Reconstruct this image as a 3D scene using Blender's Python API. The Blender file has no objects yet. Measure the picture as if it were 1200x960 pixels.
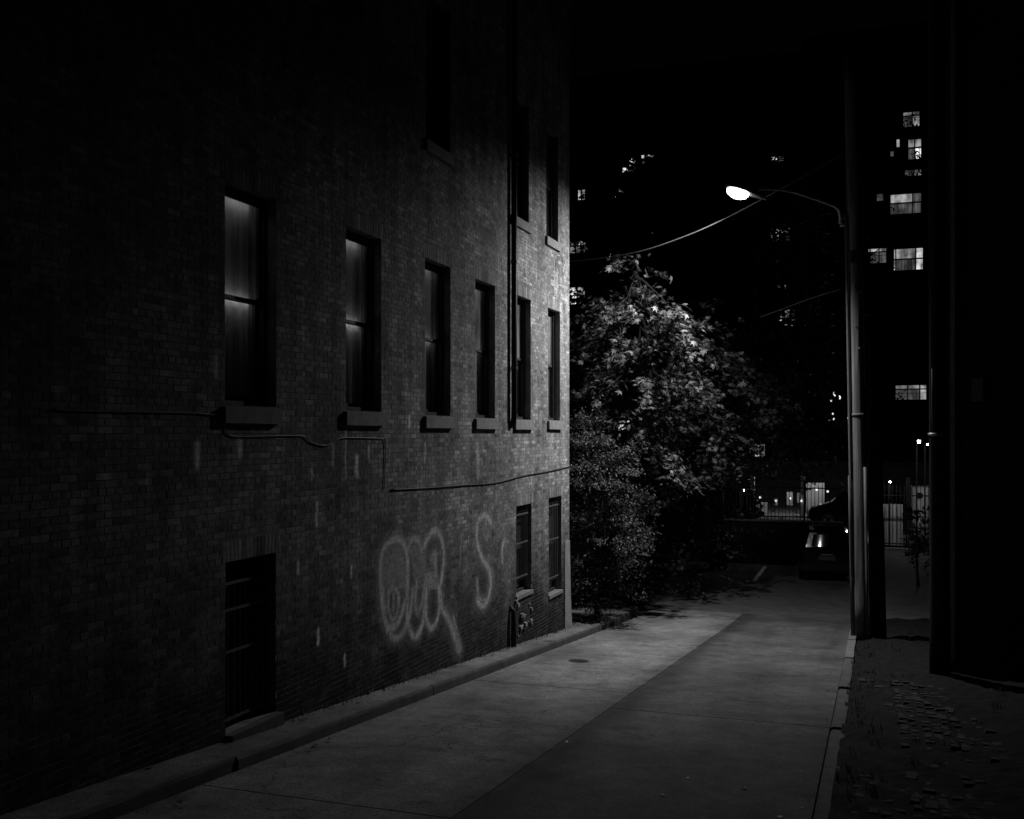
import bpy, math, random
import numpy as np
from mathutils import Vector, Matrix
R = math.radians
SC = bpy.context.scene
COL = SC.collection
EYE = 2.56                       # eye height above the road at the camera; coordinates below are relative to the eye

# ------------------------------------------------------------------ camera, sky, exposure
FPX = 1200.0
YAW = math.atan2(420.0, FPX)
cam = bpy.data.cameras.new('Camera')
camo = bpy.data.objects.new('Camera', cam)
COL.objects.link(camo)
cam.sensor_width = 36.0
cam.lens = 36.0
cam.shift_y = 28.0 / 1200.0
cam.clip_start = 0.05
cam.clip_end = 1500.0
camo.location = (0, 0, EYE)
camo.rotation_euler = (R(90), 0, YAW)
SC.camera = camo

world = bpy.data.worlds.new('World')
SC.world = world
world.use_nodes = True
wn = world.node_tree
wn.nodes.clear()
wo = wn.nodes.new('ShaderNodeOutputWorld')
wb = wn.nodes.new('ShaderNodeBackground')
ws = wn.nodes.new('ShaderNodeTexSky')
ws.sky_type = 'NISHITA'
ws.sun_disc = False
ws.sun_elevation = R(4)
ws.sun_rotation = R(200)
wg = wn.nodes.new('ShaderNodeRGBToBW')
wn.links.new(ws.outputs[0], wg.inputs[0])
wn.links.new(wg.outputs[0], wb.inputs[0])
wb.inputs[1].default_value = 0.0002
wn.links.new(wb.outputs[0], wo.inputs[0])

SC.view_settings.view_transform = 'Standard'
SC.view_settings.look = 'None'
SC.view_settings.exposure = 0.0
SC.view_settings.gamma = 1.0
SC.view_settings.use_curve_mapping = False
SC.render.engine = 'CYCLES'
SC.cycles.use_denoising = True
SC.cycles.use_adaptive_sampling = False
SC.cycles.max_bounces = 6
SC.cycles.diffuse_bounces = 2
SC.cycles.transparent_max_bounces = 12
SC.cycles.caustics_reflective = False
SC.cycles.caustics_refractive = False
SC.cycles.sample_clamp_indirect = 1.0

LAMP_STRENGTH = 16.0            # radiance of the street lamp's bowl
LAMP_POWER = 4200.0              # watts of the lamp inside it

# ------------------------------------------------------------------ geometry helpers
CT, ST = math.cos(YAW), math.sin(YAW)

def ray(px, py):
    u = (px - 600) / FPX
    return Vector((u * CT - ST, u * ST + CT, (508 - py) / FPX))

def at_depth(px, py, Z):
    return ray(px, py) * Z

def on_wall(px, py, x=-6.4):
    d = ray(px, py)
    return d * (x / d.x)

def gz(y):
    """road surface height (eye coordinates): steady fall, easing out to level ground"""
    if y <= 26:
        return -(EYE + 0.0865 * y)
    if y <= 32:
        t = y - 26
        return -(EYE + 0.0865 * 26 + 0.0865 * (t - t * t / 12))
    return -(EYE + 0.0865 * 29)
FLAT = gz(40)


class MB:
    def __init__(s):
        s.v = []; s.f = []

    def quad(s, a, b, c, d):
        n = len(s.v); s.v += [tuple(a), tuple(b), tuple(c), tuple(d)]; s.f.append((n, n + 1, n + 2, n + 3)); return s

    def box(s, x0, x1, y0, y1, z0, z1):
        n = len(s.v)
        s.v += [(x0, y0, z0), (x1, y0, z0), (x1, y1, z0), (x0, y1, z0), (x0, y0, z1), (x1, y0, z1), (x1, y1, z1), (x0, y1, z1)]
        for q in ((0, 3, 2, 1), (4, 5, 6, 7), (0, 1, 5, 4), (1, 2, 6, 5), (2, 3, 7, 6), (3, 0, 4, 7)):
            s.f.append(tuple(n + i for i in q))
        return s

    def hexa(s, pts):
        n = len(s.v); s.v += [tuple(p) for p in pts]
        for q in ((0, 3, 2, 1), (4, 5, 6, 7), (0, 1, 5, 4), (1, 2, 6, 5), (2, 3, 7, 6), (3, 0, 4, 7)):
            s.f.append(tuple(n + i for i in q))
        return s

    def tube(s, pts, rad, n=10, cap=True):
        pts = [Vector(p) for p in pts]
        if not hasattr(rad, '__len__'):
            rad = [rad] * len(pts)
        base = len(s.v)
        up = None
        for i, p in enumerate(pts):
            d = (pts[min(i + 1, len(pts) - 1)] - pts[max(i - 1, 0)]).normalized()
            if up is None:
                up = Vector((0, 0, 1)) if abs(d.z) < 0.9 else Vector((0, 1, 0))
            a = d.cross(up).normalized(); b = a.cross(d).normalized(); up = b
            for k in range(n):
                t = 2 * math.pi * k / n
                s.v.append(tuple(p + (a * math.cos(t) + b * math.sin(t)) * rad[i]))
        for i in range(len(pts) - 1):
            for k in range(n):
                k2 = (k + 1) % n
                s.f.append((base + i * n + k, base + i * n + k2, base + (i + 1) * n + k2, base + (i + 1) * n + k))
        if cap:
            s.f.append(tuple(base + k for k in range(n))[::-1])
            s.f.append(tuple(base + (len(pts) - 1) * n + k for k in range(n)))
        return s

    def loft(s, secs, cap=True):
        """closed sections with equal vertex counts"""
        base = len(s.v); n = len(secs[0])
        for q in secs:
            s.v += [tuple(p) for p in q]
        for i in range(len(secs) - 1):
            for k in range(n):
                k2 = (k + 1) % n
                s.f.append((base + i * n + k, base + i * n + k2, base + (i + 1) * n + k2, base + (i + 1) * n + k))
        if cap:
            s.f.append(tuple(base + k for k in range(n))[::-1])
            s.f.append(tuple(base + (len(secs) - 1) * n + k for k in range(n)))
        return s

    def build(s, name, mat, parent=None, smooth=False, origin=None, local=False):
        """verts are in eye coordinates unless local; the object's origin is its parent's, or its own base"""
        me = bpy.data.meshes.new(name)
        if local:
            off = Vector((0, 0, 0))
        elif parent is not None:
            off = -world_loc(parent) + Vector((0, 0, EYE))
        else:
            if origin is None:
                xs = [v[0] for v in s.v]; ys = [v[1] for v in s.v]; zs = [v[2] for v in s.v]
                origin = Vector(((min(xs) + max(xs)) / 2, (min(ys) + max(ys)) / 2, min(zs)))
            off = -Vector(origin)
        me.from_pydata([tuple(Vector(v) + off) for v in s.v], [], s.f)
        me.update()
        if smooth:
            me.polygons.foreach_set('use_smooth', [True] * len(me.polygons))
        o = bpy.data.objects.new(name, me)
        if mat:
            me.materials.append(mat)
        COL.objects.link(o)
        if parent is not None:
            o.parent = parent
        elif not local:
            o.location = Vector(origin) + Vector((0, 0, EYE))
        return o


def world_loc(o):
    l = Vector((0, 0, 0))
    while o is not None:
        l += o.location; o = o.parent
    return l

def np_obj(name, V, F, mat, parent=None, attrs=None, origin=(0, 0, 0)):
    """V (n,3) eye coordinates, F (m,k) polygon indices"""
    me = bpy.data.meshes.new(name)
    V = np.asarray(V, dtype=np.float32).copy(); F = np.asarray(F, dtype=np.int32)
    off = world_loc(parent) - Vector((0, 0, EYE)) if parent is not None else Vector(origin)
    V -= np.array(off, dtype=np.float32)
    m, k = F.shape
    me.vertices.add(len(V)); me.vertices.foreach_set('co', V.ravel())
    me.loops.add(m * k); me.loops.foreach_set('vertex_index', F.ravel())
    me.polygons.add(m)
    me.polygons.foreach_set('loop_start', np.arange(0, m * k, k, dtype=np.int32))
    me.polygons.foreach_set('loop_total', np.full(m, k, dtype=np.int32))
    me.polygons.foreach_set('use_smooth', np.zeros(m, dtype=bool))
    if attrs:
        for an, av in attrs.items():
            a = me.attributes.new(an, 'FLOAT', 'POINT'); a.data.foreach_set('value', np.asarray(av, dtype=np.float32))
    me.update(calc_edges=True)
    me.materials.append(mat)
    o = bpy.data.objects.new(name, me); COL.objects.link(o)
    if parent is not None:
        o.parent = parent
    else:
        o.location = Vector(origin) + Vector((0, 0, EYE))
    return o

def tag(o, label=None, cat=None, group=None, kind=None):
    if label: o['label'] = label
    if cat: o['category'] = cat
    if group: o['group'] = group
    if kind: o['kind'] = kind
    return o

def thing(name, label, cat, loc, group=None):
    o = bpy.data.objects.new(name, None); COL.objects.link(o)
    o.empty_display_size = 0.3
    o.location = Vector(loc) + Vector((0, 0, EYE))
    return tag(o, label, cat, group)

def inst(name, mesh, parent, loc_eye, rot=None, scale=None):
    """child object that shares mesh data; loc in eye coordinates"""
    o = bpy.data.objects.new(name, mesh); COL.objects.link(o)
    o.parent = parent
    o.location = Vector(loc_eye) + Vector((0, 0, EYE)) - world_loc(parent)
    if rot: o.rotation_euler = rot
    if scale: o.scale = scale
    return o

# ------------------------------------------------------------------ materials
def nodes_of(name):
    m = bpy.data.materials.new(name); m.use_nodes = True
    nt = m.node_tree
    return m, nt, nt.nodes['Principled BSDF'], nt.nodes['Material Output']

def ramp(nt, fac, stops):
    r = nt.nodes.new('ShaderNodeValToRGB')
    el = r.color_ramp.elements
    while len(el) < len(stops): el.new(0.5)
    for e, (p, c) in zip(el, stops):
        e.position = p; e.color = (c, c, c, 1)
    nt.links.new(fac, r.inputs[0])
    return r.outputs[0]

def mathn(nt, op, a, b=None, clamp=False):
    n = nt.nodes.new('ShaderNodeMath'); n.operation = op; n.use_clamp = clamp
    for i, q in enumerate((a, b)):
        if q is None: continue
        if isinstance(q, (int, float)): n.inputs[i].default_value = q
        else: nt.links.new(q, n.inputs[i])
    return n.outputs[0]

def noise(nt, scale, detail=4, rough=0.55, stretch=None, coord='world'):
    t = nt.nodes.new('ShaderNodeTexNoise')
    t.inputs['Scale'].default_value = scale; t.inputs['Detail'].default_value = detail; t.inputs['Roughness'].default_value = rough
    if coord == 'world':
        g = nt.nodes.new('ShaderNodeNewGeometry'); src = g.outputs['Position']
    else:
        g = nt.nodes.new('ShaderNodeTexCoord'); src = g.outputs['Object']
    if stretch:
        mp = nt.nodes.new('ShaderNodeMapping'); mp.inputs['Scale'].default_value = stretch
        nt.links.new(src, mp.inputs[0]); src = mp.outputs[0]
    nt.links.new(src, t.inputs['Vector'])
    return t.outputs['Fac']

def plain(name, base, rough=0.7, var=0.35, scale=3.0, metal=0.0, bump=0.0, bscale=40, spec=0.08, stretch=None, coord='world'):
    m, nt, b, out = nodes_of(name)
    b.inputs['Roughness'].default_value = rough
    b.inputs['Metallic'].default_value = metal
    b.inputs['Specular IOR Level'].default_value = spec
    n = noise(nt, scale, 6, 0.62, stretch, coord)
    c = ramp(nt, n, [(0.25, base * (1 - var)), (0.75, min(0.95, base * (1 + var)))])
    nt.links.new(c, b.inputs['Base Color'])
    if bump:
        bn = nt.nodes.new('ShaderNodeBump'); bn.inputs['Strength'].default_value = bump; bn.inputs['Distance'].default_value = 0.01
        nt.links.new(noise(nt, bscale, 6, 0.6, stretch, coord), bn.inputs['Height'])
        nt.links.new(bn.outputs[0], b.inputs['Normal'])
    return m

def brick_mat(name, island):
    m, nt, b, out = nodes_of(name)
    b.inputs['Roughness'].default_value = 0.85
    b.inputs['Specular IOR Level'].default_value = 0.06
    if island:
        g = nt.nodes.new('ShaderNodeNewGeometry'); rnd = g.outputs['Random Per Island']
    else:
        g = nt.nodes.new('ShaderNodeObjectInfo'); rnd = g.outputs['Random']
    tone = ramp(nt, rnd, [(0.0, 0.10), (0.18, 0.145), (0.6, 0.18), (0.9, 0.215), (1.0, 0.29)])
    dirt = ramp(nt, noise(nt, 0.75, 8, 0.72), [(0.32, 0.45), (0.64, 1.3)])              # large stained areas
    streak = ramp(nt, noise(nt, 1.0, 7, 0.72, (3.0, 3.6, 0.55)), [(0.36, 0.55), (0.6, 1.15)])  # rain streaks down the face
    grain = ramp(nt, noise(nt, 17, 7, 0.75), [(0.28, 0.45), (0.72, 1.5)])
    gp = nt.nodes.new('ShaderNodeNewGeometry')
    sx = nt.nodes.new('ShaderNodeSeparateXYZ'); nt.links.new(gp.outputs['Position'], sx.inputs[0])
    # darker towards the falling pavement: height over the ground line
    hgt = mathn(nt, 'ADD', sx.outputs[2], mathn(nt, 'MULTIPLY', sx.outputs[1], 0.0865))
    hn = mathn(nt, 'ADD', hgt, mathn(nt, 'MULTIPLY', noise(nt, 1.3, 4), 1.6))
    mr = nt.nodes.new('ShaderNodeMapRange'); nt.links.new(hn, mr.inputs[0])
    mr.inputs[1].default_value = 1.3; mr.inputs[2].default_value = 3.5; mr.inputs[3].default_value = 0.16; mr.inputs[4].default_value = 1.0
    c = mathn(nt, 'MULTIPLY', mathn(nt, 'MULTIPLY', tone, dirt), mathn(nt, 'MULTIPLY', streak, grain))
    c = mathn(nt, 'MULTIPLY', c, mr.outputs[0])
    c = mathn(nt, 'MULTIPLY', c, BRICK_GAIN)
    # pale lime bloom in spots
    bl = ramp(nt, noise(nt, 2.3, 7, 0.72, (1, 1, 0.45)), [(0.66, 0.0), (0.76, 0.16)])
    c = mathn(nt, 'ADD', c, bl)
    nt.links.new(c, b.inputs['Base Color'])
    bn = nt.nodes.new('ShaderNodeBump'); bn.inputs['Strength'].default_value = 0.35; bn.inputs['Distance'].default_value = 0.004
    nt.links.new(noise(nt, 30, 4, 0.6), bn.inputs['Height']); nt.links.new(bn.outputs[0], b.inputs['Normal'])
    return m
BRICK_GAIN = 1.1

def emit(name, strength, stripes=None, var=0.0):
    m, nt, b, out = nodes_of(name)
    nt.nodes.remove(b)
    e = nt.nodes.new('ShaderNodeEmission')
    e.inputs[0].default_value = (1, 1, 1, 1); e.inputs[1].default_value = strength
    if stripes:
        # folded curtain cloth in front of the room light
        n1 = noise(nt, 1.0, 4, 0.7, (stripes, stripes, 0.25))
        n2 = noise(nt, 0.9, 2, 0.5)
        k = mathn(nt, 'MULTIPLY', ramp(nt, n1, [(0.32, 0.2), (0.68, 1.5)]), ramp(nt, n2, [(0.32, 0.35), (0.65, 1.5)]))
        nt.links.new(mathn(nt, 'MULTIPLY', k, strength), e.inputs[1])
    nt.links.new(e.outputs[0], out.inputs[0])
    return m

def glass(name, dust=0.06, rough=0.02, tint=1.0):
    m, nt, b, out = nodes_of(name)
    nt.nodes.remove(b)
    tr = nt.nodes.new('ShaderNodeBsdfTransparent'); tr.inputs[0].default_value = (tint,) * 3 + (1,)
    gl = nt.nodes.new('ShaderNodeBsdfGlossy'); gl.inputs['Roughness'].default_value = rough
    df = nt.nodes.new('ShaderNodeBsdfDiffuse'); df.inputs[0].default_value = (0.6, 0.6, 0.6, 1)
    fr = nt.nodes.new('ShaderNodeFresnel'); fr.inputs[0].default_value = 1.52
    m1 = nt.nodes.new('ShaderNodeMixShader'); m2 = nt.nodes.new('ShaderNodeMixShader')
    dn = mathn(nt, 'MULTIPLY', ramp(nt, noise(nt, 3.0, 6, 0.65, (1, 1, 0.4)), [(0.3, 0.3), (0.75, 1.8)]), dust)
    nt.links.new(dn, m1.inputs[0]); nt.links.new(tr.outputs[0], m1.inputs[1]); nt.links.new(df.outputs[0], m1.inputs[2])
    gb = nt.nodes.new('ShaderNodeNewGeometry')
    nt.links.new(mathn(nt, 'MULTIPLY', fr.outputs[0], mathn(nt, 'SUBTRACT', 1.0, gb.outputs['Backfacing'])), m2.inputs[0]); nt.links.new(m1.outputs[0], m2.inputs[1]); nt.links.new(gl.outputs[0], m2.inputs[2])
    nt.links.new(m2.outputs[0], out.inputs[0])
    return m

def leaf_mat(name, base):
    m, nt, b, out = nodes_of(name)
    b.inputs['Roughness'].default_value = 0.5
    b.inputs['Specular IOR Level'].default_value = 0.35
    g = nt.nodes.new('ShaderNodeNewGeometry')
    c = ramp(nt, g.outputs['Random Per Island'], [(0.0, base * 0.5), (0.8, base * 1.3), (1.0, base * 2.0)])
    nt.links.new(c, b.inputs['Base Color'])
    tl = nt.nodes.new('ShaderNodeBsdfTranslucent'); nt.links.new(c, tl.inputs[0])
    mx = nt.nodes.new('ShaderNodeMixShader'); mx.inputs[0].default_value = 0.3
    nt.links.new(b.outputs[0], mx.inputs[1]); nt.links.new(tl.outputs[0], mx.inputs[2])
    nt.links.new(mx.outputs[0], out.inputs[0])
    return m

def paint_mat():
    m, nt, b, out = nodes_of('spray paint')
    b.inputs['Roughness'].default_value = 0.7
    at = nt.nodes.new('ShaderNodeAttribute'); at.attribute_name = 'cover'
    ag = nt.nodes.new('ShaderNodeAttribute'); ag.attribute_name = 'shade'
    nt.links.new(ag.outputs['Fac'], b.inputs['Base Color'])
    tr = nt.nodes.new('ShaderNodeBsdfTransparent')
    mx = nt.nodes.new('ShaderNodeMixShader')
    wear = ramp(nt, noise(nt, 9, 8, 0.8), [(0.32, 0.2), (0.62, 1.0)])
    nt.links.new(mathn(nt, 'MULTIPLY', at.outputs['Fac'], wear, True), mx.inputs[0])
    nt.links.new(tr.outputs[0], mx.inputs[1]); nt.links.new(b.outputs[0], mx.inputs[2])
    nt.links.new(mx.outputs[0], out.inputs[0])
    return m

def concrete(name, base, cracks=True):
    m, nt, b, out = nodes_of(name)
    b.inputs['Roughness'].default_value = 0.8
    b.inputs['Specular IOR Level'].default_value = 0.12
    n1 = ramp(nt, noise(nt, 0.42, 8, 0.68), [(0.3, 0.5), (0.66, 1.3)])
    n2 = ramp(nt, noise(nt, 38, 7, 0.85), [(0.34, 0.3), (0.66, 1.75)])
    n3 = ramp(nt, noise(nt, 3.2, 8, 0.75), [(0.32, 0.62), (0.68, 1.26)])
    n4 = ramp(nt, noise(nt, 0.8, 5, 0.6, (1.3, 0.12, 1)), [(0.35, 0.78), (0.6, 1.1)])    # wheel wear along the lane
    c = mathn(nt, 'MULTIPLY', mathn(nt, 'MULTIPLY', n1, n2), mathn(nt, 'MULTIPLY', n3, n4))
    if cracks:
        vo = nt.nodes.new('ShaderNodeTexVoronoi'); vo.feature = 'DISTANCE_TO_EDGE'; vo.inputs['Scale'].default_value = 0.33
        g = nt.nodes.new('ShaderNodeNewGeometry')
        ad = nt.nodes.new('ShaderNodeVectorMath'); ad.operation = 'ADD'
        nz = nt.nodes.new('ShaderNodeTexNoise'); nz.inputs['Scale'].default_value = 1.6; nz.inputs['Detail'].default_value = 5
        nt.links.new(g.outputs['Position'], nz.inputs['Vector'])
        nt.links.new(g.outputs['Position'], ad.inputs[0]); nt.links.new(nz.outputs['Color'], ad.inputs[1])
        nt.links.new(ad.outputs[0], vo.inputs['Vector'])
        ck = mathn(nt, 'MAXIMUM', ramp(nt, vo.outputs['Distance'], [(0.0, 0.45), (0.006, 1.0)]), ramp(nt, noise(nt, .35, 3), [(.46, 1.0), (.56, 0.3)]))
        c = mathn(nt, 'MULTIPLY', c, ck)
    gq = nt.nodes.new('ShaderNodeNewGeometry'); sq = nt.nodes.new('ShaderNodeSeparateXYZ'); nt.links.new(gq.outputs['Position'], sq.inputs[0])
    # dirt washed into the sunken middle joint
    dx = mathn(nt, 'ABSOLUTE', mathn(nt, 'ADD', mathn(nt, 'SUBTRACT', sq.outputs[0], -3.24), mathn(nt, 'MULTIPLY', mathn(nt, 'SUBTRACT', noise(nt, 1.4, 5), .5), .5)))
    c = mathn(nt, 'MULTIPLY', c, ramp(nt, dx, [(0.02, 0.5), (0.42, 1.0)]))
    oil = ramp(nt, noise(nt, 1.1, 6, 0.6), [(0.58, 1.0), (0.7, 0.5)])
    c = mathn(nt, 'MULTIPLY', c, oil)
    nt.links.new(mathn(nt, 'MULTIPLY', c, base), b.inputs['Base Color'])
    bn = nt.nodes.new('ShaderNodeBump'); bn.inputs['Strength'].default_value = 1.0; bn.inputs['Distance'].default_value = 0.02
    nt.links.new(noise(nt, 24, 8, 0.8), bn.inputs['Height']); nt.links.new(bn.outputs[0], b.inputs['Normal'])
    return m

M = dict(
    brick=brick_mat('old brick', True), brick_one=brick_mat('old brick single', False),
    mortar=plain('mortar', 0.13, 0.95, 0.45, 5, bump=0.5, bscale=60),
    stone=plain('sill stone', 0.16, 0.8, 0.3, 6, bump=0.3),
    frame=plain('window frame paint', 0.035, 0.5, 0.3, 12),
    pane=glass('window glass', 0.05), dusty=glass('dusty glass', 0.12, 0.05),
    curtain=plain('pale curtain', 0.42, 0.9, 0.25, 1.2, stretch=(6, 6, 0.3)),
    dark_curtain=plain('dim curtain', 0.2, 0.9, 0.35, 1.2, stretch=(6, 6, 0.3)),
    room=plain('dark room', 0.03, 0.9),
    iron=plain('iron bars', 0.09, 0.55, 0.4, 14, metal=0.3),
    door=plain('dark door', 0.03, 0.6),
    roof=plain('tar roof', 0.04, 0.9),
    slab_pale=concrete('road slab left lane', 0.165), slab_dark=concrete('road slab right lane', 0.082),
    joint=plain('joint filler', 0.025, 0.9),
    walk=concrete('sidewalk concrete', 0.14), kerb=plain('kerb stone', 0.07, 0.85, 0.35, 5, bump=0.5, bscale=50),
    kerb_pale=plain('pale kerb stone', 0.11, 0.85, 0.35, 5, bump=0.5, bscale=50),
    dirt=plain('dirt verge', 0.01, 0.95, 0.6, 7, bump=0.8, bscale=30),
    ground=plain('ground', 0.035, 0.95, 0.4, 0.6, bump=0.4, bscale=12),
    asphalt=plain('asphalt', 0.085, 0.85, 0.35, 2.5, bump=0.4, bscale=80),
    paver=plain('brick paver', 0.032, 0.85, 0.5, 9, bump=0.5, bscale=50),
    line=plain('road paint', 0.7, 0.7, 0.3, 20),
    wood=plain('weathered pole wood', 0.11, 0.95, 0.85, 1.6, bump=1.0, bscale=2.5, stretch=(9, 9, 0.35), spec=.1),
    wood_dark=plain('creosoted pole wood', 0.02, 0.95, 0.4, 2.2, bump=0.7, bscale=5, spec=.05, stretch=(14, 14, 0.6)),
    galv=plain('galvanised steel', 0.35, 0.45, 0.25, 12, metal=0.6, spec=.4),
    conduit=plain('grey conduit', 0.09, 0.5, 0.25, 9),
    black=plain('black plastic', 0.02, 0.5),
    cable=plain('cable sheath', 0.14, 0.4, 0.15, 9), cable_dark=plain('dark cable sheath', 0.035, 0.5, 0.2, 9),
    paint=paint_mat(),
    maple=leaf_mat('maple leaf', 0.07), shrub=leaf_mat('shrub leaf', 0.034), far_leaf=leaf_mat('far leaf', 0.035),
    weed=leaf_mat('weed', 0.03), litter=leaf_mat('dry leaf', 0.05),
    bark=plain('bark', 0.02, 0.9, 0.5, 8, bump=0.8, bscale=20, stretch=(3, 3, 0.6)),
    tower=plain('tower wall', 0.05, 0.85, 0.25, 0.5), ledge=plain('tower ledge', 0.07, 0.85),
    tpane=plain('unlit pane', 0.01, 0.15, spec=.4),
    lit=[emit('lit curtain %d' % i, s, st) for i, (s, st) in enumerate(((0.07, 1.6), (0.28, 1.3), (0.8, 1.1)))],
    glow=emit('room lamp', 1.1), pane_fill=emit('dim added pane fill', 1.9), pane_fill_dim=emit('very dim added pane fill', 2.2),  # last two feed only the added strips that brighten the window panes
    retain=plain('dark retaining wall', 0.018, 0.9, 0.4, 3), coping=plain('coping', 0.11, 0.8, 0.3, 5),
    fence=plain('black fence paint', 0.012, 0.5, 0.2, 9),
    conc=plain('garage concrete', 0.28, 0.85, 0.25, 1.2),
    beamc=plain('dark garage concrete', 0.1, 0.85, 0.3, 1.2),
    pale=plain('pale painted wall', 0.62, 0.8, 0.2, 1.0),
    bulb=emit('lit bulb', 650.0), tubelight=emit('garage lamp tube', 12.0),
    lens=emit('street lamp lens', LAMP_STRENGTH),
    dark_wall=plain('dark render', 0.02, 0.95, 0.4, 1.5, bump=0.4),
    carpaint=plain('black car paint', 0.006, 0.07, 0.1, 5, spec=0.25), carglass=plain('car glass', 0.006, 0.06, 0.1, 5, spec=0.8),
    tyre=plain('tyre rubber', 0.02, 0.85), rim=plain('wheel rim', 0.3, 0.35, 0.1, 9, metal=0.8),
    tail=plain('tail lamp plastic', 0.02, 0.2, 0.2, 12), chrome=plain('chrome', 0.6, 0.15, 0.05, 9, metal=1.0),
    plate=plain('number plate', 0.07, 0.4, 0.1, 20), plaster=plain('plaster patch', 0.2, 0.9, 0.25, 4, bump=0.4),
    rubble=plain('broken masonry', 0.17, 0.9, 0.4, 9, bump=0.5), tin=plain('sheet metal', 0.12, 0.6, 0.3, 6),
    sign=plain('pale plate', 0.3, 0.7, 0.3, 8),
)
for q in ('fence',): pass

# ------------------------------------------------------------------ ground, road, pavements
WX = -6.4
# the terrain: one sheet that follows the road's fall and reaches the horizon
def strip_rows(y0, y1, step):
    n = max(1, int(math.ceil((y1 - y0) / step)))
    return [y0 + (y1 - y0) * i / n for i in range(n + 1)]
m = MB()
rows = [-40, -10, 0, 10, 20] + strip_rows(26, 32, 1.0) + [60, 150, 900]
xs = [-700, -60, -8, 8, 60, 700]
for i in range(len(rows)):
    for x in xs:
        m.v.append((x, rows[i], gz(max(rows[i], -40)) - 0.12))
for i in range(len(rows) - 1):
    for j in range(len(xs) - 1):
        a = i * len(xs) + j
        m.f.append((a, a + 1, a + 1 + len(xs), a + len(xs)))
tag(m.build('ground', M['ground']), 'dark ground falling away under the alley', None, kind='structure')

# concrete alley: a joint-coloured bed with separate slabs on it
RX0, RX1, SEAM = -5.86, -0.47, -3.34
def sheet(m, x0, x1, y0, y1, dz, step=1.0, th=0.0):
    ys = strip_rows(y0, y1, step)
    for a, b in zip(ys[:-1], ys[1:]):
        m.quad((x0, a, gz(a) + dz), (x1, a, gz(a) + dz), (x1, b, gz(b) + dz), (x0, b, gz(b) + dz))
    if th:
        for a, b in zip(ys[:-1], ys[1:]):
            m.quad((x0, b, gz(b) + dz), (x0, b, gz(b) + dz - th), (x0, a, gz(a) + dz - th), (x0, a, gz(a) + dz))
            m.quad((x1, a, gz(a) + dz), (x1, a, gz(a) + dz - th), (x1, b, gz(b) + dz - th), (x1, b, gz(b) + dz))
        for a, sgn in ((y0, 1), (y1, -1)):
            p = [(x0, a, gz(a) + dz), (x0, a, gz(a) + dz - th), (x1, a, gz(a) + dz - th), (x1, a, gz(a) + dz)]
            m.quad(*(p if sgn > 0 else p[::-1]))
m = MB(); sheet(m, -7.5, 2.8, -6, 31.2, -0.03)
road = m.build('road', M['joint'])
tag(road, 'concrete alley road of paired slabs running downhill', None, kind='structure')
rnd = random.Random(3)
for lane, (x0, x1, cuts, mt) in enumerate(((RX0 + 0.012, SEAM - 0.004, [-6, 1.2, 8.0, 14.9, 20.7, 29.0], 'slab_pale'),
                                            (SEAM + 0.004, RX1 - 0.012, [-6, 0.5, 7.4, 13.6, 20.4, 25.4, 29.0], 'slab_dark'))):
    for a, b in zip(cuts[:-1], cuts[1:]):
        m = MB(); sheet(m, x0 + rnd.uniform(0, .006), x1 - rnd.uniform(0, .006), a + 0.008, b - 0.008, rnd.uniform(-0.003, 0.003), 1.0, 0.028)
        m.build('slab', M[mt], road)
# asphalt apron and cross street on the level ground below
m = MB(); sheet(m, -14, 8.0, 29.02, 47.4, -0.024)
tag(m.build('street', M['asphalt']), 'worn asphalt lot and cross street below the alley', None, kind='structure')
m = MB(); sheet(m, -3.86, -3.72, 36.0, 40.2, -0.018)
tag(m.build('parking_line', M['line']), 'short white parking line painted on the asphalt behind the tree', 'road marking', kind='structure')

# left sidewalk
SWY1 = 28.3
m = MB()
ys = strip_rows(-6, SWY1, 1.0)
for a, b in zip(ys[:-1], ys[1:]):
    e = lambda y: -5.925 if y < 24 else -5.925 - 0.05 * (y - 24) ** 1.2
    w = lambda y: -6.5 if y < 22.3 else -7.6
    m.quad((-6.45 if a < 22.1 else -8.2, a, gz(a) + .12), (e(a), a, gz(a) + .12), (e(b), b, gz(b) + .12), (-6.45 if a < 22.1 else -8.2, b, gz(b) + .12))
walk = m.build('sidewalk', M['walk'])
tag(walk, 'narrow concrete sidewalk along the brick wall', None, kind='structure')
y = -5.0; i = 0
while y < SWY1 - 0.2:
    L = min(2.4 + rnd.uniform(-.3, .5), SWY1 - y)
    m = MB(); ys = strip_rows(y + .008, y + L - .008, 0.6)
    dz = rnd.uniform(-.006, .006); dx = rnd.uniform(-.008, .008)
    secs = []
    for q in ys:
        off = 0 if q < 24 else -0.05 * (q - 24) ** 1.2
        g = gz(q); jit = rnd.uniform(-.006, .006)
        secs.append([(-5.93 + off, q, g - .1), (-5.862 + off + dx + jit, q, g - .1), (-5.872 + off + dx + jit, q, g + .095 + dz), (-5.885 + off + dx, q, g + .122 + dz), (-5.93 + off, q, g + .124 + dz)])
    m.loft(secs)
    m.build('kerb_stone', M['kerb'], walk)
    y += L

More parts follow.
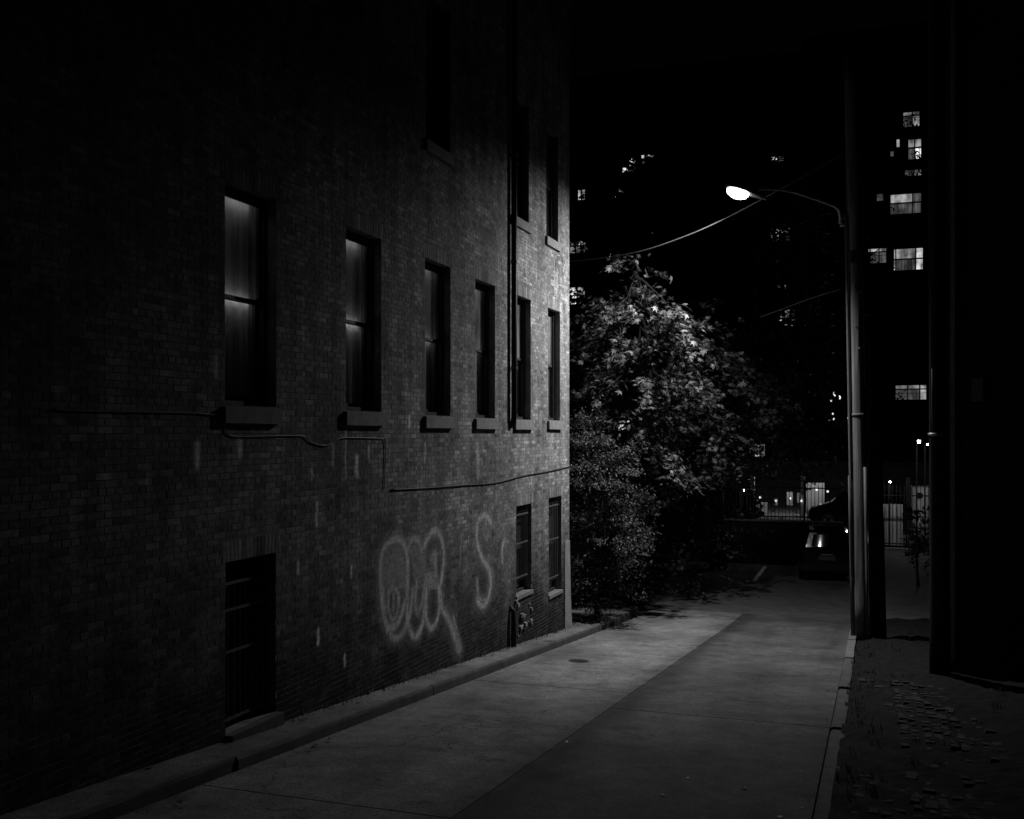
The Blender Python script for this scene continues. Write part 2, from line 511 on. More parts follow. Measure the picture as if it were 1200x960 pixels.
# right verge: packed dirt with a low kerb and sunken brick pavers
rs = np.random.RandomState(5)
def dirt_height(x, y):
    return 0.035 * math.sin(x * 3.1 + y * 1.7) * math.sin(y * 2.3 - x) + 0.02 * math.sin(x * 9 + y * 7.3) + 0.05
NX, NY = 40, 240
V = []
for j in range(NY + 1):
    yy = -4 + 33.5 * j / NY
    for i in range(NX + 1):
        xx = -0.34 + 8.3 * (i / NX) ** 1.6
        V.append((xx, yy, gz(yy) + dirt_height(xx, yy) + rs.uniform(-.008, .008)))
F = [(j * (NX + 1) + i, j * (NX + 1) + i + 1, (j + 1) * (NX + 1) + i + 1, (j + 1) * (NX + 1) + i) for j in range(NY) for i in range(NX)]
verge = np_obj('verge', V, F, M['dirt'])
tag(verge, 'bare dirt verge with sunken bricks beside the alley', None, kind='structure')
m = MB()
y = 13.0
for k, (y0, y1, h, mt) in enumerate(((7.6, 13.4, .02, 'kerb'), (13.42, 16.6, .055, 'kerb'), (16.62, 20.2, .09, 'kerb'), (20.22, 23.4, .11, 'kerb_pale'), (23.42, 26.2, .12, 'kerb_pale'), (26.22, 27.2, .16, 'kerb_pale'))):
    m = MB(); secs = []
    for q in strip_rows(y0, y1, 0.6):
        g = gz(q); j = rnd.uniform(-.008, .008)
        secs.append([(-0.468, q, g - .1), (-0.3 + j, q, g - .1), (-0.3 + j, q, g + h - .006), (-0.33, q, g + h + j * .5), (-0.44, q, g + h + j * .5), (-0.466 + j * .3, q, g + h - .02)])
    m.loft(secs); m.build('kerb_stone', M[mt], verge)
# pavers: patches of brick showing through the dirt
pm = MB().hexa([(-.06, -.085, -.05), (.06, -.085, -.05), (.06, .085, -.05), (-.06, .085, -.05), (-.045, -.068, 0), (.048, -.07, 0), (.044, .068, 0), (-.047, .066, 0)])
pv = pm.build('paver', M['paver'], verge, local=True)
pmesh = pv.data
bpy.data.objects.remove(pv)
cnt = 0
for r_ in range(90):
    yy = 8.3 + r_ * 0.172
    for c_ in range(13):
        xx = -0.12 + c_ * 0.128
        yo = .086 if c_ % 2 else 0
        keep = math.sin(xx * 2.9 + yy * 0.8) * .6 + math.sin(yy * 1.37 + 1.1) * .5 + rnd.uniform(-.9, .9) + (0.9 if .35 < xx < 1.1 else -.5)
        if keep > 0.35 and yy < 20 and cnt < 299 and not (0.8 < xx < 1.4 and 18.0 < yy < 18.95):
            cnt += 1
            x_, y_ = xx + rnd.uniform(-.02, .02), yy + yo + rnd.uniform(-.02, .02)
            inst('paver', pmesh, verge, (x_, y_, gz(y_) + dirt_height(x_, y_) + rnd.uniform(-.004, .014)),
                 (math.atan(-.0865) + rnd.uniform(-.06, .06), rnd.uniform(-.07, .07), rnd.uniform(-.16, .16)), (rnd.uniform(.6, 1.25), rnd.uniform(.5, 1.25), 1))

# ------------------------------------------------------------------ the brick building on the left
WY0, WY1, WZ0, WZ1 = -3.0, 22.2, -5.6, 9.6
bld = thing('brick_building', 'old dark brick building with tall sash windows and faded graffiti', 'building', (-11, 10, gz(10)))
# openings: name, y0, y1, z bottom, z top, kind
OPEN = [
    ('main', 9.16, 10.14, 0.30, 2.67, 'curtain'), ('main', 11.79, 12.80, 0.30, 2.69, 'curtain'),
    ('main', 14.28, 15.28, 0.28, 2.68, 'dim'), ('main', 16.38, 17.36, 0.27, 2.66, 'dim'),
    ('main', 18.44, 19.42, 0.27, 2.66, 'dim'), ('main', 20.58, 21.46, 0.28, 2.65, 'dim'),
    ('upper', 18.32, 19.30, 4.16, 6.50, 'glass'), ('upper', 20.45, 21.33, 4.14, 6.44, 'glass'), ('upper', 14.32, 15.27, 4.50, 6.85, 'glass'),
    ('barred', 18.53, 19.47, -3.12, -1.40, 'barred'), ('barred', 20.63, 21.57, -3.42, -1.37, 'barred'),
    ('door', 9.17, 10.13, -3.17, -1.36, 'door'),
]
LH = 0.225      # soldier-brick lintel height
holes = [(y0, y1, zb, zt) for _, y0, y1, zb, zt, _ in OPEN]
blocks = holes + [(y0 - .06, y1 + .06, zt, zt + LH) for _, y0, y1, zb, zt, k in OPEN] + \
    [(y0 - .07, y1 + .05, zb - .2, zb) for n_, y0, y1, zb, zt, k in OPEN if n_ in ('main', 'upper')]
# mortar core with openings and reveals
m = MB()
MX = WX - 0.0028
ycut = sorted({WY0, WY1} | {h[0] for h in holes} | {h[1] for h in holes})
zcut = sorted({WZ0, WZ1} | {h[2] for h in holes} | {h[3] for h in holes})
for a, b in zip(ycut[:-1], ycut[1:]):
    for c, d in zip(zcut[:-1], zcut[1:]):
        cy, cz = (a + b) / 2, (c + d) / 2
        if any(h[0] < cy < h[1] and h[2] < cz < h[3] for h in holes):
            continue
        m.quad((MX, b, c), (MX, a, c), (MX, a, d), (MX, b, d))
D = 0.33
for (a, b, c, d) in holes:
    m.quad((MX, a, c), (MX - D, a, c), (MX - D, a, d), (MX, a, d))
    m.quad((MX, b, d), (MX - D, b, d), (MX - D, b, c), (MX, b, c))
    m.quad((MX, a, d), (MX - D, a, d), (MX - D, b, d), (MX, b, d))
    m.quad((MX, b, c), (MX - D, b, c), (MX - D, a, c), (MX, a, c))
# end wall, back and near walls
m.box(-16.4, MX - 0.001, WY1 - .3, WY1 - .004, WZ0, WZ1)
m.box(-16.7, -16.41, WY0, WY1 - .31, WZ0, WZ1)
m.box(-16.4, MX - 0.001, WY0, WY0 + .3, WZ0, WZ1)
wall = m.build('wall', M['mortar'], bld)
m = MB(); m.box(-16.8, WX + .12, WY0, WY1 + .1, WZ1, WZ1 + .35); m.build('roof', M['roof'], bld)
m = MB(); m.box(-16.3, MX - D - .6, WY0 + .4, WY1 - .4, 3.3, 3.5); m.box(-16.3, MX - D - .6, WY0 + .4, WY1 - .4, -.9, -.7)
m.box(MX - D - 1.6, MX - D - 1.55, WY0 + .4, WY1 - .4, WZ0, WZ1 - .1)
m.build('inner_floor', M['room'], bld)

# brick courses as real geometry
brnd = random.Random(11)
CH, BL, JT = 0.0685, 0.213, 0.010
bricks = []
def cut_interval(iv, z0, z1):
    out = [iv]
    for (a, b, c, d) in blocks:
        if d <= z0 + .004 or c >= z1 - .004: continue
        nx = []
        for (p, q) in out:
            if b <= p or a >= q: nx.append((p, q)); continue
            if a - p > .03: nx.append((p, a - .004))
            if q - b > .03: nx.append((b + .004, q))
        out = nx
    return out
z = -5.0; ci = 0
while z < WZ1 - 0.1:
    header = ci % 6 == 5
    L = BL / 2 if header else BL
    yy = 4.6 + (L / 2 if ci % 2 else 0) * (0.5 if header else 1)
    while yy < WY1:
        p, q = yy, min(yy + L - JT, WY1)
        if gz(p) + .06 < z + CH:
            for (a, b) in cut_interval((p, q), z, z + CH - JT):
                if b - a > .03:
                    bricks.append((a, b, z, z + CH - JT, header))
        yy += L
    z += CH; ci += 1
# jamb returns and the visible end-wall edge are covered by quoins of the same courses
sel = [i for i, (a, b, c, d, h) in enumerate(bricks) if not h and b - a > BL - JT - .002 and 10.24 < a and b < 11.74]
sel.sort(key=lambda i: abs((bricks[i][2] + bricks[i][3]) / 2 - 0.75))
sel = set(sel[:300])
V = np.zeros((len(bricks) - len(sel), 8, 3)); n = 0
FACE = {}
picked = []
for i, (a, b, c, d, h) in enumerate(bricks):
    pr = brnd.gauss(0, .0006)
    if brnd.random() < .04: pr -= .0015
    x1 = WX + max(-.002, min(.0016, pr))
    FACE[i] = x1
    j = lambda: brnd.uniform(-.0018, .0018)
    if i in sel:
        picked.append((i, a, b, c, d, x1)); continue
    t = brnd.uniform(-.0005, .0005)
    V[n] = [(MX - .01, a, c), (x1 + t, a + j(), c + j()), (x1 - t, b + j(), c + j()), (MX - .01, b, c), (MX - .01, a, d), (x1 + t, a + j(), d + j()), (x1 - t, b + j(), d + j()), (MX - .01, b, d)]
    n += 1
base = (np.arange(n) * 8)[:, None, None]
Fq = np.array([(0, 1, 2, 3)[::-1], (4, 5, 6, 7), (0, 1, 5, 4), (1, 2, 6, 5), (2, 3, 7, 6)])[None] + base
bo = np_obj('brick_courses', V.reshape(-1, 3), Fq.reshape(-1, 4), M['brick'], wall)
bo['kind'] = 'stuff'
one = MB()
hl = (BL - JT) / 2; hh = (CH - JT) / 2
one.v = [(-.021, -hl, -hh), (-.001, -hl, -hh), (-.001, hl, -hh), (-.021, hl, -hh), (-.021, -hl, hh), (-.001, -hl, hh), (-.001, hl, hh), (-.021, hl, hh),
         (0, -hl + .003, -hh + .003), (0, hl - .003, -hh + .003), (0, hl - .003, hh - .003), (0, -hl + .003, hh - .003)]
one.f = [(3, 2, 1, 0), (4, 5, 6, 7), (0, 1, 5, 4), (2, 3, 7, 6), (1, 2, 9, 8), (2, 6, 10, 9), (6, 5, 11, 10), (5, 1, 8, 11), (8, 9, 10, 11)]
tmp = one.build('brick', M['brick_one'], wall, local=True); bmesh_ = tmp.data; bpy.data.objects.remove(tmp)
for (i, a, b, c, d, x1) in picked:
    inst('brick', bmesh_, wall, (x1, (a + b) / 2, (c + d) / 2), (brnd.uniform(-.006, .006), brnd.uniform(-.012, .012), brnd.uniform(-.004, .004)))

# windows
sold = MB().box(-.02, 0, -.031, .031, 0.004, LH - .006)
tmp = sold.build('lintel_brick', M['brick_one'], wall, local=True); soldm = tmp.data; bpy.data.objects.remove(tmp)
def ring(m, x0, x1, y0, y1, z0, z1, w):
    m.box(x0, x1, y0, y0 + w, z0, z1); m.box(x0, x1, y1 - w, y1, z0, z1)
    m.box(x0 + .0015, x1 - .0015, y0 + w, y1 - w, z1 - w, z1); m.box(x0 + .0015, x1 - .0015, y0 + w, y1 - w, z0, z0 + w)
def curtain_mesh(y0, y1, z0, z1, x, amp, k, seed):
    m = MB(); r = random.Random(seed); n = 48
    ph = r.uniform(0, 6)
    pr = [x + amp * (math.sin(k * (y0 + (y1 - y0) * i / n) + ph) * .7 + math.sin(2.3 * k * (y0 + (y1 - y0) * i / n) + ph * 2) * .35) for i in range(n + 1)]
    for i in range(n):
        a = y0 + (y1 - y0) * i / n; b = y0 + (y1 - y0) * (i + 1) / n
        m.quad((pr[i + 1], b, z0), (pr[i], a, z0), (pr[i], a, z1), (pr[i + 1], b, z1))
    return m
for wi, (nm, y0, y1, zb, zt, kind) in enumerate(OPEN):
    if nm == 'door':
        dr = MB(); ring(dr, WX - .25, WX - .17, y0 + .002, y1 - .002, zb + .002, zt - .002, .06)
        d0 = dr.build('door', M['frame'], bld)
        d0['label'] = 'dark recessed doorway closed by iron bars'
        MB().box(WX - .30, WX - .262, y0 + .01, y1 - .01, zb + .01, zt - .01).build('door_panel', M['door'], d0)
        for k in range(8):
            yy = y0 + .1 + k * (y1 - y0 - .2) / 7
            MB().tube([(WX - .12, yy, zb + .06), (WX - .12, yy, zt - .26)], .011, 6).build('bar', M['iron'], d0)
        for zz in (zb + .08, (zb + zt) / 2 - .1, (zb + zt) / 2 + .35, zt - .27):
            MB().box(WX - .135, WX - .108, y0 + .02, y1 - .02, zz, zz + .03).build('rail', M['iron'], d0)
        MB().box(WX - .2, WX + .1, y0 - .02, y1 + .02, zb - .2, zb - .003).build('step', M['kerb'], d0)
        par = d0
    else:
        fr = MB(); ring(fr, WX - .235, WX - .13, y0 + .002, y1 - .002, zb + .002, zt - .002, .055)
        w = fr.build('window', M['frame'], bld)
        zm = (zb + zt) / 2
        up = MB(); ring(up, WX - .205, WX - .165, y0 + .058, y1 - .058, zm - .02, zt - .058, .042); up.build('sash', M['frame'], w)
        lo = MB(); ring(lo, WX - .25, WX - .208, y0 + .058, y1 - .058, zb + .058, zm + .022, .045); lo.build('sash', M['frame'], w)
        gm = M['dusty'] if kind in ('curtain', 'dim') else M['pane']
        MB().box(WX - .187, WX - .183, y0 + .1, y1 - .1, zm + .022, zt - .1).build('pane', gm, w)
        MB().box(WX - .231, WX - .227, y0 + .102, y1 - .102, zb + .102, zm - .023).build('pane', gm, w)
        if kind in ('curtain', 'dim'):
            cu = curtain_mesh(y0 + .004, y1 - .004, zb + .05, zt - .05, WX - .316, .011, 26, wi).build('curtain', M['curtain' if kind == 'curtain' else 'dark_curtain'], w, smooth=True)
        if kind in ('curtain', 'dim'):  # added strips hidden by the rails; lit curtain stands in for pane reflections
            lm = 'pane_fill' if kind == 'curtain' else 'pane_fill_dim'
            MB().box(WX - .25, WX - .22, y0 + .12, y1 - .08, zt - .075, zt - .045).build('pane_fill_strip', M[lm], w)
            MB().box(WX - .295, WX - .252, y0 + .12, y1 - .08, zm - .008, zm + .012).build('pane_fill_strip', M[lm], w)
        if nm in ('main', 'upper'):
            s = MB(); jz = brnd.uniform(-.004, .004)
            s.hexa([(WX - .13, y0 - .065, zb - .195), (WX + .055, y0 - .065, zb - .195 + jz), (WX + .055, y1 + .045, zb - .195), (WX - .13, y1 + .045, zb - .195),
                    (WX - .13, y0 - .065, zb - .003), (WX + .055, y0 - .065, zb - .022), (WX + .055, y1 + .045, zb - .022 + jz), (WX - .13, y1 + .045, zb - .003)])
            s.build('sill', M['stone'], w)
        if kind == 'barred':
            for k in range(7):
                yy = y0 + .1 + k * (y1 - y0 - .2) / 6
                MB().tube([(WX - .07, yy, zb + .25), (WX - .07, yy, zt - .03)], .01, 6).build('bar', M['iron'], w)
            for zz in (zb + .3, (zb + zt) / 2 + .1, zt - .2):
                MB().box(WX - .085, WX - .058, y0 + .003, y1 - .003, zz, zz + .028).build('rail', M['iron'], w)
            MB().box(WX - .2, WX + .03, y0 - .03, y1 + .03, zb - .075, zb - .002).build('sill', M['stone'], w)
        par = w
    ns = 15
    for k in range(ns):
        f = (k + .5) / ns
        yy = y0 - .055 + (y1 - y0 + .11) * f
        inst('lintel_brick', soldm, par, (WX + brnd.uniform(-.001, .0015), yy, zt), ((f - .5) * -.16, 0, 0), (1, (y1 - y0 + .11) / ns / .0705, 1))

# paint on the bricks: spray tag, drips and lime runs lie on each brick's own face
def seg_dist(P, a, b):
    ab = b - a; t = np.clip(((P - a) @ ab) / (ab @ ab + 1e-9), 0, 1)
    return np.linalg.norm(P - (a + t[:, None] * ab), axis=1)
def wall_path(pix):
    out = []
    for (px, py) in pix:
        p = on_wall(px, py); out.append((p.y, p.z))
    return np.array(out)
def smooth_path(P, n=6):
    P = np.asarray(P); out = []
    for i in range(len(P) - 1):
        p0 = P[max(i - 1, 0)]; p1 = P[i]; p2 = P[i + 1]; p3 = P[min(i + 2, len(P) - 1)]
        for k in range(n):
            t = k / n
            out.append(.5 * ((2 * p1) + (-p0 + p2) * t + (2 * p0 - 5 * p1 + 4 * p2 - p3) * t * t + (-p0 + 3 * p1 - 3 * p2 + p3) * t ** 3))
    out.append(P[-1]); return np.array(out)
prs = np.random.RandomState(2)
def paint(name, strokes, fills=(), cell=.014, shade=.5, label=None, haze=0):
    """strokes: (pixel path, half width m, strength); fills: (pixel polygon, strength)"""
    if haze: strokes = list(strokes) + [(p, w * 2.2, s * haze) for p, w, s in strokes]
    paths = [(smooth_path(wall_path(p)), w, s) for p, w, s in strokes]
    allp = np.vstack([p for p, _, _ in paths])
    wmax = max(w for _, w, _ in paths) * 1.8
    ya, yb = allp[:, 0].min() - wmax, allp[:, 0].max() + wmax; za, zb_ = allp[:, 1].min() - wmax, allp[:, 1].max() + wmax
    polys = [(wall_path(p), s) for p, s in fills]
    Vs = []; Fs = []; Cs = []
    for i, (a, b, c, d, h) in enumerate(bricks):
        if b < ya or a > yb or d < za or c > zb_: continue
        ny = max(1, int(round((b - a) / cell))); nz = max(1, int(round((d - c) / cell)))
        gy = np.linspace(a + .001, b + .008, ny + 1); gzz = np.linspace(c + .001, d + .008, nz + 1)
        G = np.array([(p, q) for q in gzz for p in gy])
        cov = np.zeros(len(G))
        for P, w, s in paths:
            if P[:, 0].min() - 2 * w > b or P[:, 0].max() + 2 * w < a or P[:, 1].min() - 2 * w > d or P[:, 1].max() + 2 * w < c: continue
            dm = np.full(len(G), 9.)
            for k in range(len(P) - 1): dm = np.minimum(dm, seg_dist(G, P[k], P[k + 1]))
            cov = np.maximum(cov, s * np.clip(1.25 - dm / w, 0, 1))
        for P, s in polys:
            ins = np.zeros(len(G), bool); jx = len(P) - 1
            for k in range(len(P)):
                yi, zi = P[k]; yj, zj = P[jx]
                ins ^= ((zi > G[:, 1]) != (zj > G[:, 1])) & (G[:, 0] < (yj - yi) * (G[:, 1] - zi) / (zj - zi + 1e-12) + yi); jx = k
            cov = np.maximum(cov, np.where(ins, s, 0))
        if cov.max() <= .01: continue
        n0 = sum(len(q) for q in Vs)
        Vs.append(np.column_stack([np.full(len(G), FACE[i] + .0016), G[:, 0], G[:, 1]])); Cs.append(cov)
        for q in range(nz):
            for p in range(ny):
                k = q * (ny + 1) + p
                if cov[[k, k + 1, k + ny + 1, k + ny + 2]].max() > .01:
                    Fs.append((n0 + k, n0 + k + 1, n0 + k + ny + 2, n0 + k + ny + 1))
    Vs = np.vstack(Vs); Cs = np.concatenate(Cs)
    o = np_obj(name, Vs, np.array(Fs), M['paint'], wall, {'cover': Cs, 'shade': np.full(len(Cs), shade)})
    if label: o['label'] = label
    return o
W = .078
paint('graffiti', [
    ([(452, 640), (465, 632), (474, 640), (478, 665), (476, 700), (466, 730), (455, 735), (449, 715), (446, 680), (447, 652), (452, 640)], W, .8),
    ([(449, 690), (452, 728), (460, 748), (472, 742), (480, 720), (484, 690)], W, .7),
    ([(455, 694), (462, 688), (467, 700), (465, 720), (459, 726), (455, 712), (455, 694)], W * .8, .7),
    ([(461, 715), (461, 698)], W * .7, .55),
    ([(476, 650), (483, 632), (490, 634), (494, 645)], W, .6),
    ([(477, 660), (477, 700), (478, 730), (485, 746), (493, 738), (497, 715), (500, 690)], W, .8),
    ([(488, 680), (487, 705), (489, 718), (495, 705), (497, 685)], W, .6),
    ([(497, 640), (504, 626), (511, 622), (518, 634), (520, 655), (517, 680), (514, 690)], W, .75),
    ([(500, 690), (499, 720), (504, 736), (511, 730), (515, 712), (514, 688)], W, .75),
    ([(515, 688), (518, 712), (523, 722), (530, 738)], W, .7),
    ([(506, 655), (509, 650), (510, 668)], W * 1.3, .55),
    ([(522, 718), (529, 735), (534, 752), (538, 762)], W * 1.4, .6),
    ([(531, 724), (536, 744), (540, 760)], W * .9, .5),
], [([(449, 640), (474, 640), (476, 690), (448, 690)], .38), ([(479, 640), (497, 640), (505, 690), (486, 690)], .32), ([(497, 672), (513, 668), (514, 690), (497, 694)], .5)],
    shade=.62, haze=.3, label='faded pale spray-painted bubble letters')
paint('graffiti', [
    ([(575, 612), (568, 604), (560, 612), (559, 634), (565, 655), (573, 668), (575, 685), (571, 704), (565, 710), (559, 704)], W * 1.05, .75),
    ([(572, 622), (570, 632), (566, 622), (570, 612)], W * .9, .4),
    ([(559, 680), (561, 700), (569, 704)], W * .8, .6),
    ([(591, 632), (588, 645), (589, 658)], W * .8, .7),
    ([(541, 630), (539, 665)], W * .6, .25),
], shade=.55, haze=.3, label='faded pale spray-painted letter S')
run = []
for (x, y0_, y1_, w, s) in ((418, 536, 556, .05, .8), (432, 524, 536, .03, .5), (231, 522, 545, .05, .7), (281, 516, 534, .05, .55), (373, 738, 754, .035, .9), (349, 660, 671, .03, .7), (371, 590, 615, .035, .5),
                            (480, 488, 500, .04, .6), (404, 768, 780, .03, .5), (412, 664, 676, .03, .5), (405, 497, 560, .025, .35), (253, 420, 440, .04, .35), (498, 520, 540, .03, .4), (365, 550, 562, .03, .4),
                            (613, 275, 330, .02, .3), (617, 285, 330, .02, .35), (607, 310, 336, .02, .4), (650, 300, 345, .02, .3), (653, 315, 350, .02, .35), (568, 612, 640, .04, .2), (390, 520, 545, .03, .3), (560, 520, 560, .05, .2)):
    pts = [(x, y0_)]
    for k in range(1, 4): pts.append((x + prs.uniform(-.7, .7), y0_ + (y1_ - y0_) * k / 3))
    run.append((pts, w, s))
paint('paint_run', [(p, w * 1.15, min(1, s * 1.5)) for p, w, s in run], shade=.75, label='pale drips and scuffs on the bricks')
# mortar smears left under the upper windows
sm = []
for (cx, cy0, cy1) in ((612, 268, 334), (650, 288, 350)):
    for k in range(34):
        yy = prs.uniform(cy0, cy1); xx = cx + prs.uniform(-5, 5)
        sm.append(([(xx, yy), (xx + prs.uniform(2, 4), yy + prs.uniform(.5, 1.8))], .014, prs.uniform(.25, .8)))
paint('mortar_smear', sm, shade=.5, label='rough pale mortar smears under the upper windows')

# plaster patch and flare at the corner, broken masonry under the barred window
m = MB()
secs = []
for k in range(7):
    t = k / 6; zz = -5.0 + 2.6 * t; ex = .16 * (1 - t) ** 1.3
    secs.append([(WX - .4, 21.72 + .1 * t, zz), (WX + .014 + ex * .2, 21.72 + .1 * t, zz), (WX + .02 + ex * .4, WY1 - .03, zz), (WX - .02 + ex * .4, WY1 + .03 + ex, zz), (WX - .4, WY1 + .03 + ex, zz)])
m.loft(secs); m.build('plaster_corner', M['plaster'], bld)
for k in range(13):
    yy = rnd.uniform(18.45, 19.5); zz = -3.2 - rnd.random() * 1.0
    c = Vector((WX + rnd.uniform(-.03, .02), yy, zz)); r_ = rnd.uniform(.02, .06)
    m = MB(); m.hexa([c + Vector((sx * r_ * rnd.uniform(.5, 1), sy * r_ * rnd.uniform(.7, 1.4), sz * r_ * rnd.uniform(.4, .8))) for sz in (-1, 1) for sx, sy in ((-1, -1), (1, -1), (1, 1), (-1, 1))])
    m.build('broken_brick', M['rubble'], bld)
# downpipe and standpipe
m = MB(); m.tube([(WX + .075, 18.2, 8.9), (WX + .075, 18.2, .36), (WX + .06, 18.2, .22), (WX - .02, 18.2, .12)], .055, 12)
dp = m.build('downpipe', M['black'], bld, smooth=True)
for zz in (1.2, 3.2, 5.2, 7.2): MB().tube([(WX + .075, 18.2, zz), (WX + .075, 18.2, zz + .06)], .066, 12).build('pipe_band', M['iron'], dp)
m = MB(); m.tube([(WX + .07, 18.18, gz(18.2) + .05), (WX + .07, 18.18, -3.35), (WX - .02, 18.18, -3.25)], .05, 10); m.build('standpipe', M['black'], bld, smooth=True)

# cables clipped to the wall
def wall_cable(pix, name, label, mat, r=.009, off=.012):
    P = smooth_path(wall_path(pix), 5)
    r *= .75
    m = MB(); m.tube([(WX + off, p[0], p[1]) for p in P], r, 6)
    return tag(m.build(name, M[mat], smooth=True), label, 'cable')
wall_cable([(60, 480), (100, 481.5), (170, 483), (225, 484), (256, 487)], 'wall_cable', 'thin pale cable running level to the end of a window sill', 'cable')
wall_cable([(259, 491), (263, 503), (272, 511), (300, 511.5), (352, 511), (362, 517), (376, 522), (388, 520), (397, 514), (415, 513), (446, 514), (450, 517), (450.5, 545), (449, 574)], 'wall_cable',
           'thin cable dipping below two sills then dropping down the bricks', 'cable')
wall_cable([(457, 574), (500, 572), (540, 569), (580, 566), (612, 558), (640, 553), (667, 547)], 'wall_cable', 'dark cable sagging along bricks above the barred windows', 'cable_dark', .014)

# ------------------------------------------------------------------ utility pole with the street lamp
PZ = 23.0
def pole(name, label, bot, top, r0, r1, mat, depth_y=None):
    t = thing(name, label, 'utility pole', bot)
    n = 14; secs = []
    m = MB()
    pts = [Vector(bot) + (Vector(top) - Vector(bot)) * (i / n) for i in range(n + 1)]
    m.tube(pts, [r0 + (r1 - r0) * i / n + rnd.uniform(-.004, .004) for i in range(n + 1)], 16)
    m.build('shaft', M[mat], t, smooth=True)
    return t, (lambda q: Vector(bot) + (Vector(top) - Vector(bot)) * q)
pb = at_depth(1009, 740, PZ); pb.z = gz(pb.y) - .1
pt = at_depth(997, 70, PZ)
up, pp = pole('utility_pole', 'weathered wooden utility pole carrying the lit street lamp', pb, pt, .17, .145, 'wood')
H = pt.z - pb.z
def on_pole(z): return pp((z - pb.z) / H)
right = Vector((CT, ST, 0)); toward = Vector((ST, -CT, 0))
def side(z, a, r):
    r -= .024
    return _side(z, a, r)
def _side(z, a, r):       # point on the pole's skin; a degrees from image-left round towards the viewer
    c = on_pole(z); return c + (-right * math.cos(R(a)) + toward * math.sin(R(a))) * r
m = MB(); m.tube([side(z_, 20, .235) for z_ in (4.9, 3, 1, -1, -3.2)], .03, 8); m.build('conduit', M['conduit'], up, smooth=True)
m = MB(); m.tube([side(z_, 150, .2) for z_ in (5.2, 3, 1)], .022, 8); m.build('conduit', M['conduit'], up, smooth=True)
m = MB(); m.tube([side(z_, 12, .22) for z_ in (-.95, -2, -3, -4.6)], .045, 8); m.build('cable_guard', M['conduit'], up, smooth=True)
m = MB(); m.tube([side(z_, 118, .225) for z_ in (-.75, -2, -3, -4.55)], .03, 8); m.build('cable_guard', M['conduit'], up, smooth=True)
c = side(3.95, 62, .2); m = MB(); m.box(c.x - .05, c.x + .05, c.y - .05, c.y + .05, c.z - .13, c.z + .13); m.build('junction_box', M['black'], up)
for z_ in (.38,):
    MB().tube([on_pole(z_), on_pole(z_ + .07)], .172, 16).build('band', M['conduit'], up, smooth=True)
for z_, a in ((3.3, 60), (3.15, 120), (2.4, 70), (1.9, 95)):
    q = side(z_, a, .185); MB().tube([q, q + toward * .05], .018, 6).build('bolt', M['galv'], up)

LDZ = -.7
lamp_c = at_depth(866, 229, PZ + LDZ)           # centre of the lens
arm_b = side(4.72, 5, .2)
lamp = thing('street_lamp', 'lit cobra-head street lamp on a curved arm over the alley', 'street lamp', (arm_b.x, arm_b.y, arm_b.z - .15))
def mixp(px, py, t): return at_depth(px, py, PZ + LDZ * t)
arm = [mixp(984.5, 262, 0), mixp(985, 254, 0), mixp(983, 246, .03), mixp(977, 241, .06), mixp(955, 233, .22), mixp(930, 225, .4), mixp(915, 222.5, .5), mixp(900, 221.5, .68), mixp(888, 222, .78)]
m = MB(); m.tube(arm, [.04, .042, .042, .04, .037, .034, .032, .03, .03], 10); m.build('arm', M['galv'], lamp, smooth=True)
q = arm[0]
m = MB(); m.tube([q + Vector((0, 0, -.05)), q + right * .2 + Vector((0, 0, -.05))], .03, 8); m.tube([q + Vector((0, 0, .12)), q + right * .2 + Vector((0, 0, .12))], .03, 8)
m.build('clamp', M['galv'], lamp, smooth=True)
ax = (mixp(852, 226, 1) - mixp(892, 226, .8)); ax.z = 0; ax.normalize()      # along the head, away from the pole
wd = Vector((-ax.y, ax.x, 0))
TILT = R(14)
lu = Vector((0, 0, math.cos(TILT))) - ax * math.sin(TILT)
ax = ax * math.cos(TILT) + Vector((0, 0, math.sin(TILT)))
def egg(t, hw, zt, zb, n=16):
    return [lamp_c + ax * t + wd * (hw * math.cos(2 * math.pi * k / n)) + lu * ((zt if math.sin(2 * math.pi * k / n) > 0 else zb) * abs(math.sin(2 * math.pi * k / n))) for k in range(n)]
m = MB()
hz = .10
m.loft([[p + lu * hz for p in egg(*a)] for a in ((-.62, .03, .035, -.03), (-.5, .06, .06, -.04), (-.32, .11, .09, -.035), (-.1, .165, .12, -.02), (.12, .17, .12, -.02), (.27, .13, .09, -.02), (.34, .05, .03, -.015))])
m.build('housing', M['galv'], lamp, smooth=True)
m = MB()
secs = []
for k in range(6):
    t = k / 5; a = math.cos(t * math.pi / 2 * .97); zz = .062 - .15 * math.sin(t * math.pi / 2 * .97)
    secs.append([lamp_c + ax * (.04 + .255 * a * math.cos(2 * math.pi * i / 20)) + wd * (.15 * a * math.sin(2 * math.pi * i / 20)) + lu * zz for i in range(20)])
m.loft(secs); m.build('lens', M['lens'], lamp, smooth=True)
ld = bpy.data.lights.new('lamp_light', 'SPOT'); ld.energy = LAMP_POWER; ld.spot_size = R(158); ld.spot_blend = 1.0; ld.shadow_soft_size = .1; ld.color = (1, 1, 1)
lo_ = bpy.data.objects.new('lamp_light', ld); COL.objects.link(lo_); lo_.parent = lamp
lo_.location = lamp_c + ax * .04 - lu * .13 + Vector((0, 0, EYE)) - world_loc(lamp)
lo_.rotation_euler = (-(lu * math.cos(R(9)) - ax * math.sin(R(9)) - Vector((0, 1, 0)) * math.sin(R(7)))).to_track_quat('-Z', 'Y').to_euler()

